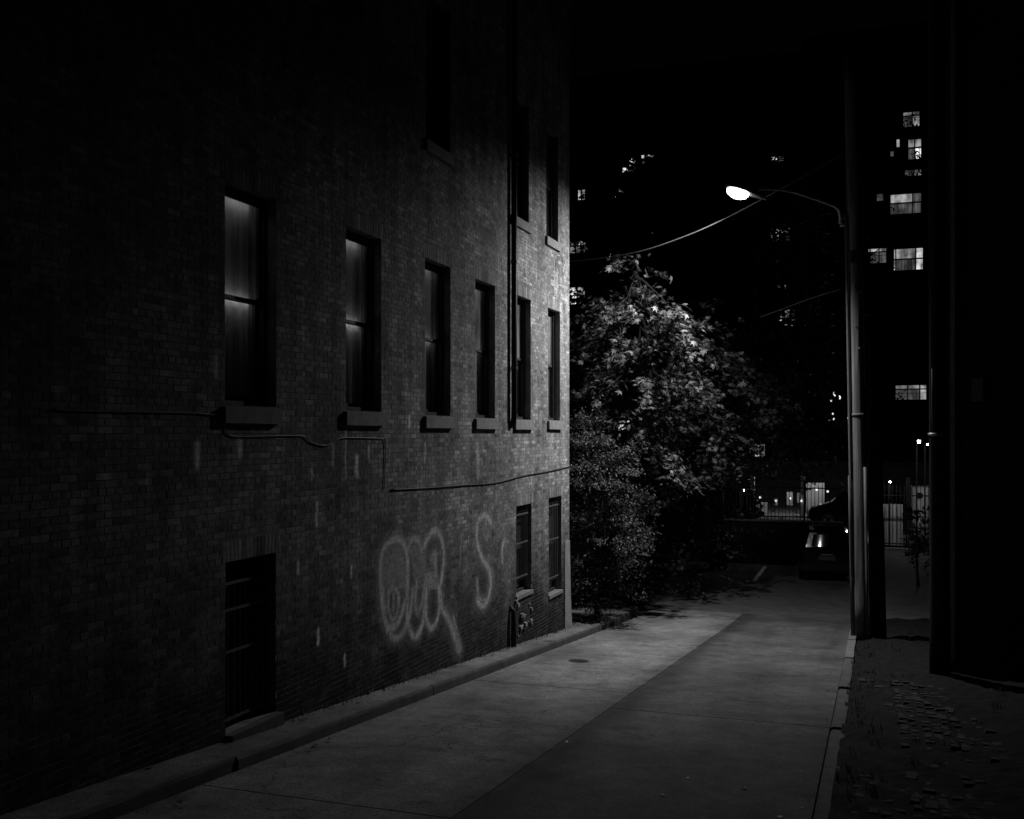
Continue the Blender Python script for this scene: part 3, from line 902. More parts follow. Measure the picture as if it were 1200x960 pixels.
# short dark pole standing behind it, and the dark pole by the building
sb = at_depth(1029, 742, PZ + .22); sb.z = gz(sb.y) - .1
st_ = at_depth(1023, 379, PZ + .22)
stub, sp = pole('utility_pole', 'short dark stub pole standing against the lamp pole', sb, st_, .19, .12, 'wood_dark')
b2 = at_depth(1102, 800, 17.6); b2.z = gz(b2.y) - .1
t2 = at_depth(1097, -60, 17.6)
p2, p2f = pole('utility_pole', 'dark wooden pole in front of the black building', b2, t2, .17, .135, 'wood_dark')
zz = at_depth(1100, 511, 17.6)
MB().tube([zz, zz + Vector((0, 0, .05))], .172, 14).build('band', M['galv'], p2, smooth=True)
c0 = at_depth(1093, 480, 17.45)
MB().tube([c0 + Vector((0, 0, .7)), c0, at_depth(1094, 505, 17.45)], .02, 8).build('conduit', M['conduit'], p2, smooth=True)

# overhead cables
def span(name, label, pts, r, mat='cable'):
    P = smooth_path(np.array([tuple(p) for p in pts]), 8)
    m = MB(); m.tube([tuple(p) for p in P], r, 6)
    return tag(m.build(name, M[mat], smooth=True), label, 'cable')
span('overhead_cable', 'overhead cable catching the light as it sags below the street lamp',
     [at_depth(600, 309, 28), at_depth(665, 307, 26.5), at_depth(740, 297, 24.8), at_depth(800, 278, 23.9), at_depth(850, 256, 23.3), at_depth(905, 227, 23.1), at_depth(945, 205, 23.05), at_depth(995, 176, 23.0)], .014)
span('service_cable', 'short slack cable hooked to the pole above the stub pole', [at_depth(890, 372, 25.5), at_depth(915, 363, 25), at_depth(950, 350, 24), at_depth(986, 339, 23.1)], .008, 'cable_dark')

# ------------------------------------------------------------------ dark building on the right
rb = thing('dark_building', 'black windowless building end beside the dark pole', 'building', (6, 24, gz(21)))
m = MB()
P0 = Vector((1.27, 19.7)); dv = Vector((.5, .866)).normalized(); nv = Vector((dv.y, -dv.x))
def rp(a, b, z_): q = P0 + nv * a + dv * b; return (q.x, q.y, z_)
m.hexa([rp(0, 0, -6), rp(11, 0, -6), rp(11, 9, -6), rp(0, 9, -6), rp(0, 0, 12), rp(11, 0, 12), rp(11, 9, 12), rp(0, 9, 12)])
m.build('wall', M['dark_wall'], rb)
m = MB(); m.hexa([rp(-.08, -.08, 12), rp(11, -.08, 12), rp(11, 9, 12), rp(-.08, 9, 12), rp(-.08, -.08, 12.3), rp(11, -.08, 12.3), rp(11, 9, 12.3), rp(-.08, 9, 12.3)]); m.build('parapet', M['roof'], rb)
def rbox(a0, a1, z0, z1, d, nm, mat, par=rb):
    m = MB(); m.hexa([rp(a0, -d, z0), rp(a1, -d, z0), rp(a1, -.002, z0), rp(a0, -.002, z0), rp(a0, -d, z1), rp(a1, -d, z1), rp(a1, -.002, z1), rp(a0, -.002, z1)]); return m.build(nm, M[mat], par)
rbox(.5, .7, .55, .95, .1, 'meter_box', 'tin'); rbox(.12, .2, -4, 9, .09, 'downpipe', 'tin')
a = at_depth(1112, 578, 17.9); pts = [at_depth(1112, 578, 17.8), at_depth(1122, 582, 18.2), at_depth(1132, 597, 18.6), at_depth(1146, 608, 18.8), at_depth(1165, 613, 18.9)]
span('drooping_cable', 'loose cable drooping from the dark pole to the black building', pts, .012)
pl = MB(); o_ = at_depth(1145, 640, 18.6)
sgn = thing('tilted_plate', 'small pale plate hanging tilted on the black building', 'plate', o_)
pl.hexa([at_depth(1131, 622, 18.75), at_depth(1147, 634, 18.75), at_depth(1147, 634, 18.79), at_depth(1131, 622, 18.79), at_depth(1132, 634, 18.75), at_depth(1148, 647, 18.75), at_depth(1148, 647, 18.79), at_depth(1132, 634, 18.79)])
pl.build('panel', M['sign'], sgn)
q = at_depth(1139, 628, 18.77); MB().tube([q + Vector((0, 0, .02)), q + Vector((0, .42, .06))], .01, 6).build('bracket', M['iron'], sgn)
bg = MB()
bc = at_depth(1140, 770, 18.6); bc.z = gz(bc.y) + .05
secs = []
for k in range(7):
    t = k / 6; rr = .26 * math.sin(math.pi * (.18 + .78 * t)) ** .7
    secs.append([bc + Vector((rr * math.cos(2 * math.pi * i / 14) * (1 + .18 * math.sin(3.7 * i + k)), rr * .8 * math.sin(2 * math.pi * i / 14) * (1 + .15 * math.cos(2.9 * i + k)), .55 * t)) for i in range(14)])
bg.loft(secs)
tag(bg.build('sack', M['tin'], smooth=True), 'crumpled pale sack slumped at the foot of the black building', 'sack')

# ------------------------------------------------------------------ foliage
def leaf_template(kind):
    if kind == 'maple':
        ang = [0, 24, 42, 66, 90, 118, 150]; rad = [1.05, .36, .9, .3, .62, .24, .2]
        pts = [(0, 0, 0)]
        ring_ = [(r * math.sin(R(a)), r * math.cos(R(a))) for a, r in zip(ang, rad)]
        lefts = [(-x, y) for x, y in ring_[:0:-1]]
        out = ring_ + lefts
        V = [(0, 0.05, 0)] + [(x, y, -.22 * abs(x)) for x, y in out]
        n = len(out)
        F = [(0, 1 + i, 1 + (i + 1) % n) for i in range(n)]
    else:
        V = [(0, -.9, 0), (.42, -.2, -.14), (.3, .45, -.1), (0, 1, -.05), (-.3, .45, -.1), (-.42, -.2, -.14)]
        F = [(0, 1, 2), (0, 2, 3), (0, 3, 4), (0, 4, 5)]
    return np.array(V), np.array(F)

def make_leaves(name, centers, normals, size, kind, mat, parent, seed):
    rs = np.random.RandomState(seed)
    T, F = leaf_template(kind)
    n = len(centers)
    nrm = normals + rs.normal(0, .45, (n, 3)); nrm /= np.linalg.norm(nrm, axis=1)[:, None]
    tip = rs.normal(0, .6, (n, 3)) + np.array([0, 0, -.9])
    tip -= (tip * nrm).sum(1)[:, None] * nrm; tip /= np.linalg.norm(tip, axis=1)[:, None] + 1e-9
    bx = np.cross(tip, nrm)
    sz = size * rs.uniform(.55, 1.25, n)
    V = centers[:, None, :] + sz[:, None, None] * (T[None, :, 0:1] * bx[:, None, :] + T[None, :, 1:2] * tip[:, None, :] + T[None, :, 2:3] * nrm[:, None, :])
    Fa = F[None] + (np.arange(n) * len(T))[:, None, None]
    return np_obj(name, V.reshape(-1, 3), Fa.reshape(-1, 3), mat, parent)

def make_tree(name, label, cat, base, trunk_top, r0, sprays, per, leaf, kind, mat, seed, spray_len=.7, spray_w=.22, group=None, droop=.35, limbs=7):
    """sprays: list of (point, outward direction)"""
    rr = random.Random(seed); rs = np.random.RandomState(seed)
    t = thing(name, label, cat, base, group)
    m = MB(); base = Vector(base); top = Vector(trunk_top)
    n = 7
    trunk = [base + (top - base) * (i / n) + Vector((rr.uniform(-.05, .05), rr.uniform(-.05, .05), 0)) * (i > 0) for i in range(n + 1)]
    m.tube(trunk, [r0 * (1.25 if i == 0 else 1) * (1 - .6 * i / n) for i in range(n + 1)], 10)
    m.build('trunk', M['bark'], t, smooth=True)
    # limbs reach to groups of sprays
    m = MB(); idx = list(range(len(sprays))); rr.shuffle(idx)
    ends = [sprays[i][0] for i in idx[:limbs]]
    nodes = []
    for e in ends:
        k = rr.randint(max(2, n - 4), n); a = trunk[k]
        mid = a.lerp(e, .5) + Vector((rr.uniform(-.15, .15), rr.uniform(-.15, .15), .25 * (e - a).length * rr.uniform(.2, .8)))
        P = smooth_path(np.array([tuple(a), tuple(mid), tuple(e)]), 5)
        m.tube([tuple(p) for p in P], [r0 * .38 * (1 - .85 * i / (len(P) - 1)) for i in range(len(P))], 7)
        nodes += [Vector(p) for p in P[3:]]
    C = []; Nn = []
    for (p, d) in sprays:
        p = Vector(p); d = Vector(d).normalized()
        a = min(nodes + trunk[3:], key=lambda q: (q - p).length)
        tipp = p + d * spray_len * rr.uniform(.6, 1.2) + Vector((0, 0, -droop * spray_len))
        m.tube([a, a.lerp(p, .6) + Vector((0, 0, .06)), p, tipp], [r0 * .05 + .003, r0 * .03 + .003, .004, .002], 4)
        L = int(per * rr.uniform(.6, 1.4))
        s = rs.uniform(-.25, 1.0, L)
        axis = np.array(tipp - p)
        cc = np.array(p)[None] + axis[None] * s[:, None] + rs.normal(0, spray_w, (L, 3)) * np.array([1, 1, .55]) * (1 - .45 * np.clip(s, 0, 1))[:, None]
        C.append(cc); Nn.append(np.tile(np.array([d.x * .5, d.y * .5, .8]), (L, 1)))
    m.build('branches', M['bark'], t)
    make_leaves('crown', np.vstack(C), np.vstack(Nn), leaf, kind, M[mat], t, seed)
    return t

def in_ellipsoids(ells, n, seed, shell=.35, front=None):
    """ells: (centre, radii); returns (point, outward) biased to the outer shell"""
    rr = random.Random(seed); out = []
    vol = [e[1][0] * e[1][1] * e[1][2] for e in ells]; tot = sum(vol)
    for (c, r), v in zip(ells, vol):
        for _ in range(max(3, int(n * v / tot))):
            d = Vector((rr.gauss(0, 1), rr.gauss(0, 1), rr.gauss(0, 1))).normalized()
            k = (shell + (1 - shell) * rr.random()) ** .6
            out.append((Vector(c) + Vector((d.x * r[0], d.y * r[1], d.z * r[2])) * k, d))
    return out
def ell(px, py, Z, rpx, rpy, rd):
    c = at_depth(px, py, Z); k = Z / FPX
    return (c, (rpx * k, rd, rpy * k))

# maple lit by the lamp
mb = at_depth(746, 700, 30.2); mb.z = gz(mb.y) - .1
ells = [ell(739, 318, 24.7, 9, 26, .3), ell(752, 340, 24.7, 20, 26, .5), ell(778, 362, 24.8, 24, 24, .5), ell(735, 385, 25.6, 42, 40, .9), ell(790, 400, 25.3, 36, 36, .8), ell(750, 450, 26.4, 60, 44, 1.1), ell(825, 452, 28.2, 46, 44, 1.0), ell(834, 372, 27.0, 20, 24, .5), ell(872, 405, 30.4, 30, 24, .6),
        ell(760, 505, 26.8, 48, 40, 1.0), ell(830, 505, 28.8, 42, 34, 1.0), ell(697, 405, 27.0, 30, 56, .9), ell(888, 455, 30.6, 32, 44, .9), ell(768, 530, 25.8, 12, 34, .3), ell(786, 560, 25.8, 11, 26, .3)]
make_tree('maple_tree', 'leafy maple brightly lit below the street lamp beside the brick corner', 'tree', mb, at_depth(765, 430, 27.6), .2,
          in_ellipsoids(ells, 230, 7, .45), 40, .145, 'maple', 'maple', 7, .7, .18, droop=.7, limbs=12)
# shrub against the building's corner
shb = at_depth(700, 715, 24.8); shb.z = gz(shb.y) - .05
ells = [ell(700, 560, 24.6, 42, 55, .8), ell(705, 640, 24.4, 46, 50, .8), ell(712, 690, 24.3, 34, 25, .6), ell(690, 520, 25.0, 26, 40, .7), ell(738, 610, 24.9, 18, 45, .5)]
make_tree('shrub', 'tall small-leaved shrub crowding the corner of the brick building', 'shrub', shb, at_depth(702, 560, 25.4), .07,
          in_ellipsoids(ells, 190, 9, .45), 75, .042, 'oval', 'shrub', 9, .5, .14, droop=.2, limbs=14)
# dark trees behind
def dark_tree(label, px, Z, ells, n, per, seed, leaf=.16):
    b = at_depth(px, 690, Z); b.z = FLAT - .1
    c = ells[0][0]
    make_tree('dark_tree', label, 'tree', b, Vector((b.x, b.y, c.z)), .28, in_ellipsoids(ells, n, seed, .2), per, leaf, 'maple', 'far_leaf', seed, 1.3, .42, 'dark trees behind the maple', droop=.5, limbs=10)
dark_tree('tall unlit tree rising behind the lit maple and cable', 770, 36, [ell(760, 230, 36, 110, 90, 2.6), ell(730, 340, 36, 80, 110, 2.4), ell(830, 330, 36.5, 80, 90, 2.4), ell(725, 205, 35, 75, 50, 1.2)], 330, 60, 21)
dark_tree('unlit tree spreading behind the street lamp arm', 842, 38.5, [ell(895, 320, 38.5, 85, 110, 2.6), ell(900, 460, 38, 75, 90, 2.4)], 230, 60, 22)
dark_tree('unlit low tree over the asphalt lot behind the maple', 760, 33.5, [ell(800, 590, 33, 60, 60, 1.4), ell(745, 620, 32.5, 50, 70, 1.2)], 120, 60, 23, .12)
# bush by the cross street
bb = at_depth(1076, 668, 34); bb.z = FLAT
make_tree('street_bush', 'small dark bush in front of the bright picket gate', 'bush', bb, at_depth(1076, 630, 34), .05,
          in_ellipsoids([ell(1074, 618, 34, 13, 22, .4), ell(1084, 640, 34, 14, 22, .4), ell(1070, 652, 34, 8, 9, .25)], 40, 31, .2), 26, .075, 'oval', 'far_leaf', 31, .35, .12, droop=.3, limbs=5)

# weeds at the foot of the wall, tufts in the verge, litter on the road
def tufts(name, label, spots, seed, mat, hgt=.16):
    rs = np.random.RandomState(seed); V = []; F = []
    for (x, y, z_, k) in spots:
        for _ in range(k):
            a = rs.uniform(0, 6.28); lean = rs.uniform(.1, .7); h = hgt * rs.uniform(.4, 1.3); w = rs.uniform(.003, .008)
            dx, dy = math.cos(a), math.sin(a); ox, oy = rs.normal(0, .05, 2); n0 = len(V)
            p = np.array((x + ox, y + oy, z_)); s = np.array((-dy, dx, 0)) * w
            mid = p + np.array((dx * lean * h * .35, dy * lean * h * .35, h * .6)); tip = p + np.array((dx * lean * h, dy * lean * h, h * .95))
            V += [p - s, p + s, mid + s * .7, mid - s * .7, tip]; F += [(n0, n0 + 1, n0 + 2), (n0, n0 + 2, n0 + 3), (n0 + 3, n0 + 2, n0 + 4)]
    o = np_obj(name, np.array(V), np.array(F), M[mat]); tag(o, label, 'weeds', kind='stuff'); return o
sp_ = []
for k in range(70):
    y = rnd.uniform(8, 22.2); sp_.append((WX + rnd.uniform(.01, .06), y, gz(y) + .12, rnd.randint(2, 10)))
for k in range(50):
    y = rnd.uniform(21.9, 28); sp_.append((rnd.uniform(-7.4, -6.45), y, gz(y) + .12, rnd.randint(6, 16)))
tufts('weeds', 'thin weeds sprouting where the brick wall meets the sidewalk', sp_, 4, 'weed', .08)
sp_ = []
for k in range(90):
    y = rnd.uniform(7.5, 27); x = rnd.choice([rnd.uniform(-.3, .1), rnd.uniform(-.3, 2.0), rnd.uniform(-.3, 2.0)]); sp_.append((x, y, gz(y) + dirt_height(x, y) - .005, rnd.randint(3, 12)))
tufts('verge_grass', 'patchy thin grass growing on the dirt verge', sp_, 6, 'weed', .11)
cc = []
for k in range(150):
    y = 7 + 19.5 * rnd.random() ** .7
    x = rnd.choice([rnd.uniform(-5.8, -5.5), rnd.uniform(-6.35, -6.2), rnd.uniform(-5.8, -.5), rnd.uniform(-.9, -.5)])
    cc.append((x, y, gz(y) + (.13 if x < -6 else .012)))
T, F = leaf_template('maple')
rs = np.random.RandomState(8); V = []; Fa = []
for (x, y, z_) in cc:
    a = rs.uniform(0, 6.28); s = rs.uniform(.03, .075); n0 = len(V); ti = rs.normal(0, .25, 2)
    for (u, v, w) in T:
        xx = (u * math.cos(a) - v * math.sin(a)) * s; yy = (u * math.sin(a) + v * math.cos(a)) * s
        V.append((x + xx, y + yy, z_ - .0865 * yy + abs(ti[0] * xx + ti[1] * yy) + .004))
    Fa += [tuple(n0 + q for q in f) for f in F]
tag(np_obj('leaf_litter', np.array(V), np.array(Fa), M['litter']), 'dry leaves scattered over the alley slabs', 'leaf litter', kind='stuff')
# iron cover in the left lane
c = Vector((-4.95, 17.8, gz(17.8)))
vc = thing('valve_cover', 'dark round iron cover set in the left lane', 'cover', c)
def disc(r, z0, z1, n=24):
    return [[(c.x + r_ * math.cos(2 * math.pi * i / n), c.y + r_ * math.sin(2 * math.pi * i / n), c.z + z_ - .0865 * r_ * math.sin(2 * math.pi * i / n)) for i in range(n)] for r_, z_ in ((r, z0), (r, z1))]
MB().loft(disc(.2, -.02, .007)).build('rim', M['iron'], vc); MB().loft(disc(.165, -.02, .013)).build('lid', M['joint'], vc)

# ------------------------------------------------------------------ level ground below: wall, fences, garage, car
rwy = 40.8
rw = thing('retaining_wall', 'low black retaining wall behind the parking line', 'wall', (-7, rwy + .15, FLAT))
def topz(py, Z): return -(py - 508) * Z / FPX
xw0, xw1 = -13.5, -1.02
zt_ = topz(606, 41.2)
MB().box(xw0, xw1, rwy, rwy + .3, FLAT - .2, zt_ - .06).build('wall', M['retain'], rw)
MB().box(xw0, xw1 + .03, rwy - .04, rwy + .34, zt_ - .06, zt_).build('coping', M['coping'], rw)
def picket_fence(label, x0, x1, y, z0, z1, step):
    f = thing('picket_fence', label, 'fence', ((x0 + x1) / 2, y, z0))
    tmp = MB().box(-.011, .011, -.011, .011, 0, z1 - z0 - .1).hexa([(-.011, -.011, z1 - z0 - .1), (.011, -.011, z1 - z0 - .1), (.011, .011, z1 - z0 - .1), (-.011, .011, z1 - z0 - .1), (-.002, -.002, z1 - z0), (.002, -.002, z1 - z0), (.002, .002, z1 - z0), (-.002, .002, z1 - z0)])
    o = tmp.build('picket', M['fence'], f, local=True); pm_ = o.data; bpy.data.objects.remove(o)
    n = int((x1 - x0) / step)
    for k in range(n + 1): inst('picket', pm_, f, (x0 + k * step, y, z0))
    for zz in (z0 + .12, z0 + (z1 - z0) * .82): MB().box(x0 - .05, x1 + .05, y + .012, y + .045, zz, zz + .045).build('rail', M['fence'], f)
    k = x0
    while k <= x1 + .01:
        MB().box(k - .035, k + .035, y + .05, y + .12, z0 - .0, z1 + .06).build('post', M['fence'], f); k += 2.4
    return f
picket_fence('black picket fence standing on the retaining wall', -12.0, -1.1, rwy + .1, zt_, topz(562, 41.2), .135)
gy = 48.2
picket_fence('black picket gate fence in front of the pale lit panel', -.9, 4.2, gy, FLAT + .06, topz(564, 48.5), .165)
MB_k = MB(); MB_k.box(-.95, 8, 47.3, 47.6, FLAT - .1, FLAT + .1)
tag(MB_k.build('street_kerb', M['conc']), 'pale kerb along the far side of the cross street', None, kind='structure')
# pale things behind the gate
def zp(py, y): return topz(py, y * .985 + .0)
gp = thing('pale_enclosure', 'pale panelled enclosure behind the picket gate', 'enclosure', (.6, 49.6, FLAT))
def px_x(px, y):       # x where the pixel column meets the plane y
    d = ray(px, 508); return d.x * y / d.y
gpy = 49.5
Zg = gpy * .94 + 2.2
def gx(px): return px_x(px, gpy)
def ggz(py): q = ray(1050, py); return q.z * gpy / q.y
for i, (a, b) in enumerate(((1031, 1038.5), (1038.9, 1046.5), (1046.9, 1058))):
    MB().box(gx(a), gx(b), gpy, gpy + .08, FLAT, ggz(591)).build('panel', M['pale'], gp)
MB().box(gx(1031), gx(1100), gpy + .1, gpy + .25, FLAT, ggz(627)).build('plinth', M['conc'], gp)
gb = thing('pale_cabinet', 'bright pale cabinet lit behind the tall pickets', 'cabinet', (gx(1080), 50.3, FLAT))
MB().box(gx(1069), gx(1094), gpy + .4, gpy + 1.3, FLAT, ggz(571)).build('body', M['pale'], gb)
MB().box(gx(1068), gx(1095), gpy + .35, gpy + 1.35, ggz(571) + .001, ggz(570)).build('lid', M['conc'], gb)
q = Vector((gx(1078), gpy + .395, ggz(581)))
MB().tube([q, q + Vector((0, -.04, 0))], .15, 14).build('knob', M['black'], gb)

# open parking deck under a concrete beam
gr = thing('parking_garage', 'low concrete parking deck behind the fences', 'garage', (-4, 60, FLAT))
def beam(y, px0, px1, py0, py1, nm, mat, d):
    x0, x1 = px_x(px0, y), px_x(px1, y); q = ray((px0 + px1) / 2, py0); z1 = q.z * y / q.y; q = ray((px0 + px1) / 2, py1); z0 = q.z * y / q.y
    return MB().box(x0, x1, y, y + d, z0, z1).build(nm, M[mat], gr)
beam(58, 640, 1110, 545, 557, 'beam', 'beamc', .5)
beam(58.6, 640, 1110, 540, 547, 'deck', 'beamc', 10)
beam(68.7, 640, 1110, 535, 640, 'back_wall', 'beamc', .4)
dz0 = ray(950, 606).z * 58 / ray(950, 606).y
for px in (700, 800, 879, 938, 1000, 1062):
    beam(58.2, px, px + 5, 557.2, 640, 'column', 'pale', .35)
MB().box(px_x(640, 58), px_x(1020, 58), 45, 68.6, dz0 - .3, dz0).build('floor', M['conc'], gr)
for (a0, a1, b0, b1) in ((863, 878, 587, 597), (884, 899, 589, 604), (907, 911, 585, 592), (922, 929, 577, 592), (945, 966, 566, 600), (981, 994, 592, 598)):
    beam(60, a0, a1, b0, b1, 'pale_panel', 'pale', .3)
for k in range(16):
    a0 = 864 + 8.4 * k + rnd.uniform(-3, 3); b0 = rnd.uniform(576, 596)
    beam(59.3 + rnd.uniform(0, .4), a0, a0 + rnd.uniform(.8, 3.2), b0, b0 + rnd.uniform(4, 12), 'pale_post', rnd.choice(['pale', 'beamc', 'retain', 'retain']), .1)
for (px, y, py) in ((868, 58.9, 551), (900, 58.9, 551), (926, 58.9, 551), (955, 58.9, 551), (988, 58.9, 551)):
    x = px_x(px, y); q = ray(px, py); z_ = q.z * y / q.y
    MB().box(x - .5, x + .5, y, y + .12, z_, z_ + .07).build('ceiling_lamp', M['tubelight'], gr)
for (px, py) in ((866, 580), (891, 583), (909, 587), (926, 584), (939, 587), (957, 574), (970, 576), (975, 588)):
    x = px_x(px, 58.1); q = ray(px, py); z_ = q.z * 58.1 / q.y
    MB().box(x - .05, x + .05, 58.02, 58.1, z_ - .05, z_ + .05).build('small_lamp', M['glow'], gr)
# outdoor bulbs, put forward on added posts so the street is lit
def bulb(px, py, Z, label, r=.05, arm=1.0):
    p = at_depth(px, py, Z)
    t = thing('post_lamp', label, 'lamp', p, 'small outdoor lamps on posts added to light the street below')
    n = 8; secs = [[p + Vector((r * math.sin(a) * math.cos(2 * math.pi * i / n), r * math.sin(a) * math.sin(2 * math.pi * i / n), r * math.cos(a))) for i in range(n)] for a in (.15, .7, 1.4, 2.1, 2.8)]
    MB().loft(secs).build('bulb', M['bulb'], t, smooth=True)
    MB().box(p.x - r * 1.5, p.x + r * 1.5, p.y + r * 1.05, p.y + r * 1.05 + arm, p.z + r * .2, p.z + r * 1.6).build('bracket', M['fence'], t)
    MB().box(p.x - .03, p.x + .03, p.y + r + arm - .06, p.y + r + arm, FLAT, p.z + r * .2).build('post', M['fence'], t)
bulb(1077, 518, 42.5, 'bare bulb lamp above the picket gate', .055, 2.2)
bulb(1087, 521, 42.5, 'smaller bare bulb lamp beside the bulb over the gate', .03, 2.2)
bulb(1043, 565, 44.6, 'low bulb lamp between the pole and the gate', .03)
bulb(872, 574.5, 39.3, 'bulb lamp glowing through the fence beside the maple', .022)

# lit and unlit apartment blocks
def block(name, label, y, px0, px1, top_py, floors, bays, litw, depth=14):
    x0, x1 = px_x(px0, y), px_x(px1, y); pm_ = (px0 + px1) / 2
    zq = lambda px, py: ray(px, py).z * y / ray(px, py).y
    b = thing(name, label, 'building', ((x0 + x1) / 2, y + depth / 2, FLAT))
    MB().box(x0, x1, y, y + depth, FLAT, zq(pm_, top_py)).build('wall', M['tower'], b)
    MB().box(x0 - .3, x1 + .3, y - .3, y + depth, zq(pm_, top_py) + .001, zq(pm_, top_py) + .8).build('roof', M['ledge'], b)
    for py in floors:
        MB().box(x0, x1, y - .25, y - .002, zq(pm_, py), zq(pm_, py) + .28).build('floor_band', M['ledge'], b)
    rr = random.Random(len(litw))
    rects = []
    for (a0, b0, a1, b1, mull, mat) in litw:
        xa, xb = px_x(a0, y), px_x(a1, y); za, zb2 = zq((a0 + a1) / 2, b1), zq((a0 + a1) / 2, b0)
        rects.append((xa - .3, xb + .3, za - .3, zb2 + .3))
        fw = .09
        m = MB(); m.box(xa - fw, xa, y - .12, y - .002, za - fw, zb2 + fw); m.box(xb, xb + fw, y - .12, y - .002, za - fw, zb2 + fw)
        m.box(xa, xb, y - .118, y - .002, zb2, zb2 + fw); m.box(xa, xb, y - .118, y - .002, za - fw, za)
        w = m.build('window', M['frame'], b)
        vs, hs = mull
        ysp = [xa] + [xa + (xb - xa) * t for t in vs] + [xb]; zsp = [za] + [za + (zb2 - za) * t for t in hs] + [zb2]
        for i in range(len(ysp) - 1):
            for j in range(len(zsp) - 1):
                mm = mat[(i + j * (len(ysp) - 1)) % len(mat)]
                if mm is None: continue
                mo = M['lit'][mm] if mm < 9 else M['glow']
                MB().box(ysp[i] + .06, ysp[i + 1] - .06, y - .03, y - .004, zsp[j] + .06, zsp[j + 1] - .06).build('pane', mo, w)
        for t in vs: MB().box(xa + (xb - xa) * t - .05, xa + (xb - xa) * t + .05, y - .115, y - .004, za, zb2).build('mullion', M['frame'], w)
        for t in hs: MB().box(xa, xb, y - .112, y - .004, za + (zb2 - za) * t - .05, za + (zb2 - za) * t + .05).build('transom', M['frame'], w)
    prs2 = np.random.RandomState(len(litw))
    for (a0, b0, a1, b1, mull, mat) in litw:
        if a1 - a0 < 12: continue
        xa, xb = px_x(a0, y), px_x(a1, y); za, zb2 = zq((a0 + a1) / 2, b1), zq((a0 + a1) / 2, b0)
        rl = MB()
        rl.box(xa - .2, xb + .2, y - .9, y - .86, za + .42 * (zb2 - za), za + .42 * (zb2 - za) + .05); rl.box(xa - .2, xb + .2, y - .9, y - .2, za - .35, za - .2)
        q = xa - .2
        while q < xb + .2: rl.box(q, q + .03, y - .89, y - .87, za - .2, za + .42 * (zb2 - za)); q += .3
        bal = rl.build('balcony_rail', M['fence'], b)
        for k in range(prs2.randint(1, 4)):
            c_ = np.array((prs2.uniform(xa, xb), y - .6, za + prs2.uniform(-.1, .5)))
            n_ = prs2.randint(14, 40)
            make_leaves('pot_plant', c_ + prs2.normal(0, 1, (n_, 3)) * np.array((.3, .12, .4)), np.tile(np.array((0, -1., .3)), (n_, 1)), .16, 'oval', M['retain'], b, prs2.randint(999))['kind'] = 'stuff'
    # unlit windows
    o = MB().box(-.75, .75, -.1, -.004, 0, 1.5).build('window', M['frame'], b, local=True); me = o.data; bpy.data.objects.remove(o)
    o = MB().box(-.66, .66, -.115, -.101, .09, 1.41).build('pane', M['tpane'], b, local=True); mp_ = o.data; bpy.data.objects.remove(o)
    for py in floors:
        for px in bays:
            x = px_x(px, y); z_ = zq(pm_, py) + .9
            if any(x + .8 > r[0] and x - .8 < r[1] and z_ + 1.6 > r[2] and z_ - .1 < r[3] for r in rects): continue
            w = inst('window', me, b, (x, y, z_)); p = bpy.data.objects.new('pane', mp_); COL.objects.link(p); p.parent = w
    return b
fl = [125, 157, 192, 222, 256, 287, 322, 354, 386, 418, 447, 480]
block('apartment_tower', 'tall apartment tower with a column of lit windows behind the poles', 108, 945, 1160, 40, fl, [965, 1010, 1028, 1064, 1110, 1140], [
    (1058, 131, 1078, 149, ([.55], [.72]), [0, 1, 1, 0]), (1050, 163, 1055, 173, ([], []), [1]), (1064, 163, 1080, 187, ([.5], [.58]), [0, 2, 1, 1]), (1043, 177, 1048, 184, ([], []), [0]),
    (1060, 199, 1080, 206.5, ([.55], []), [0, 1]), (1043, 227, 1080, 251, ([.72], [.55]), [0, 0, 1, 0]), (1027, 227, 1036, 236, ([], []), [0]),
    (1017, 291, 1039, 309, ([.12, .6], [.75]), [None, 0, 0, 1, 1, 1]), (1047, 291, 1082, 317, ([.08, .75], [.52]), [2, 0, 2, 1, 1, 2]),
    (1049, 451, 1086, 469, ([.4, .78], [.72]), [0, 0, 1, 1, 1, 1])])
fl2 = [205 + 36.0 * k for k in range(9)]
block('apartment_block', 'apartment block with scattered lit windows glimpsed through the trees', 92, 610, 938, 90, fl2, [640, 672, 704, 736, 768, 800, 832, 864, 896], [
    (729, 186, 745, 202, ([.5], [.4]), [2, 0, 0, 9]), (751, 181, 768, 194, ([.3], [.6]), [1, None, 2, 2]), (718, 221, 731, 234, ([.45], [.5]), [9, 2, None, 1]), (677, 222, 686, 235, ([.5], []), [2, 1]),
    (668, 280, 690, 297, ([.3, .7], [.5]), [2, 1, 1, 1, 2, 1]), (667, 336, 686, 357, ([.5], [.5]), [2, 1, 2, 1]), (763, 272, 771, 284, ([], []), [1]), (904, 183, 919, 193, ([.5], [.5]), [1, 1, 2, 0]),
    (902, 266, 926, 283, ([.5], [.5]), [1, 0, 2, 1]), (911, 334, 925, 347, ([.5], []), [1, 2]), (912, 362, 932, 383, ([.35, .7], [.45]), [2, 2, 1, 1, 1, 0]), (722, 488, 746, 505, ([.5], [.5]), [2, 1, 1, 2]),
    (884, 520, 897, 536, ([.5], []), [2, 1]), (864, 370, 872, 378, ([], []), [0])])
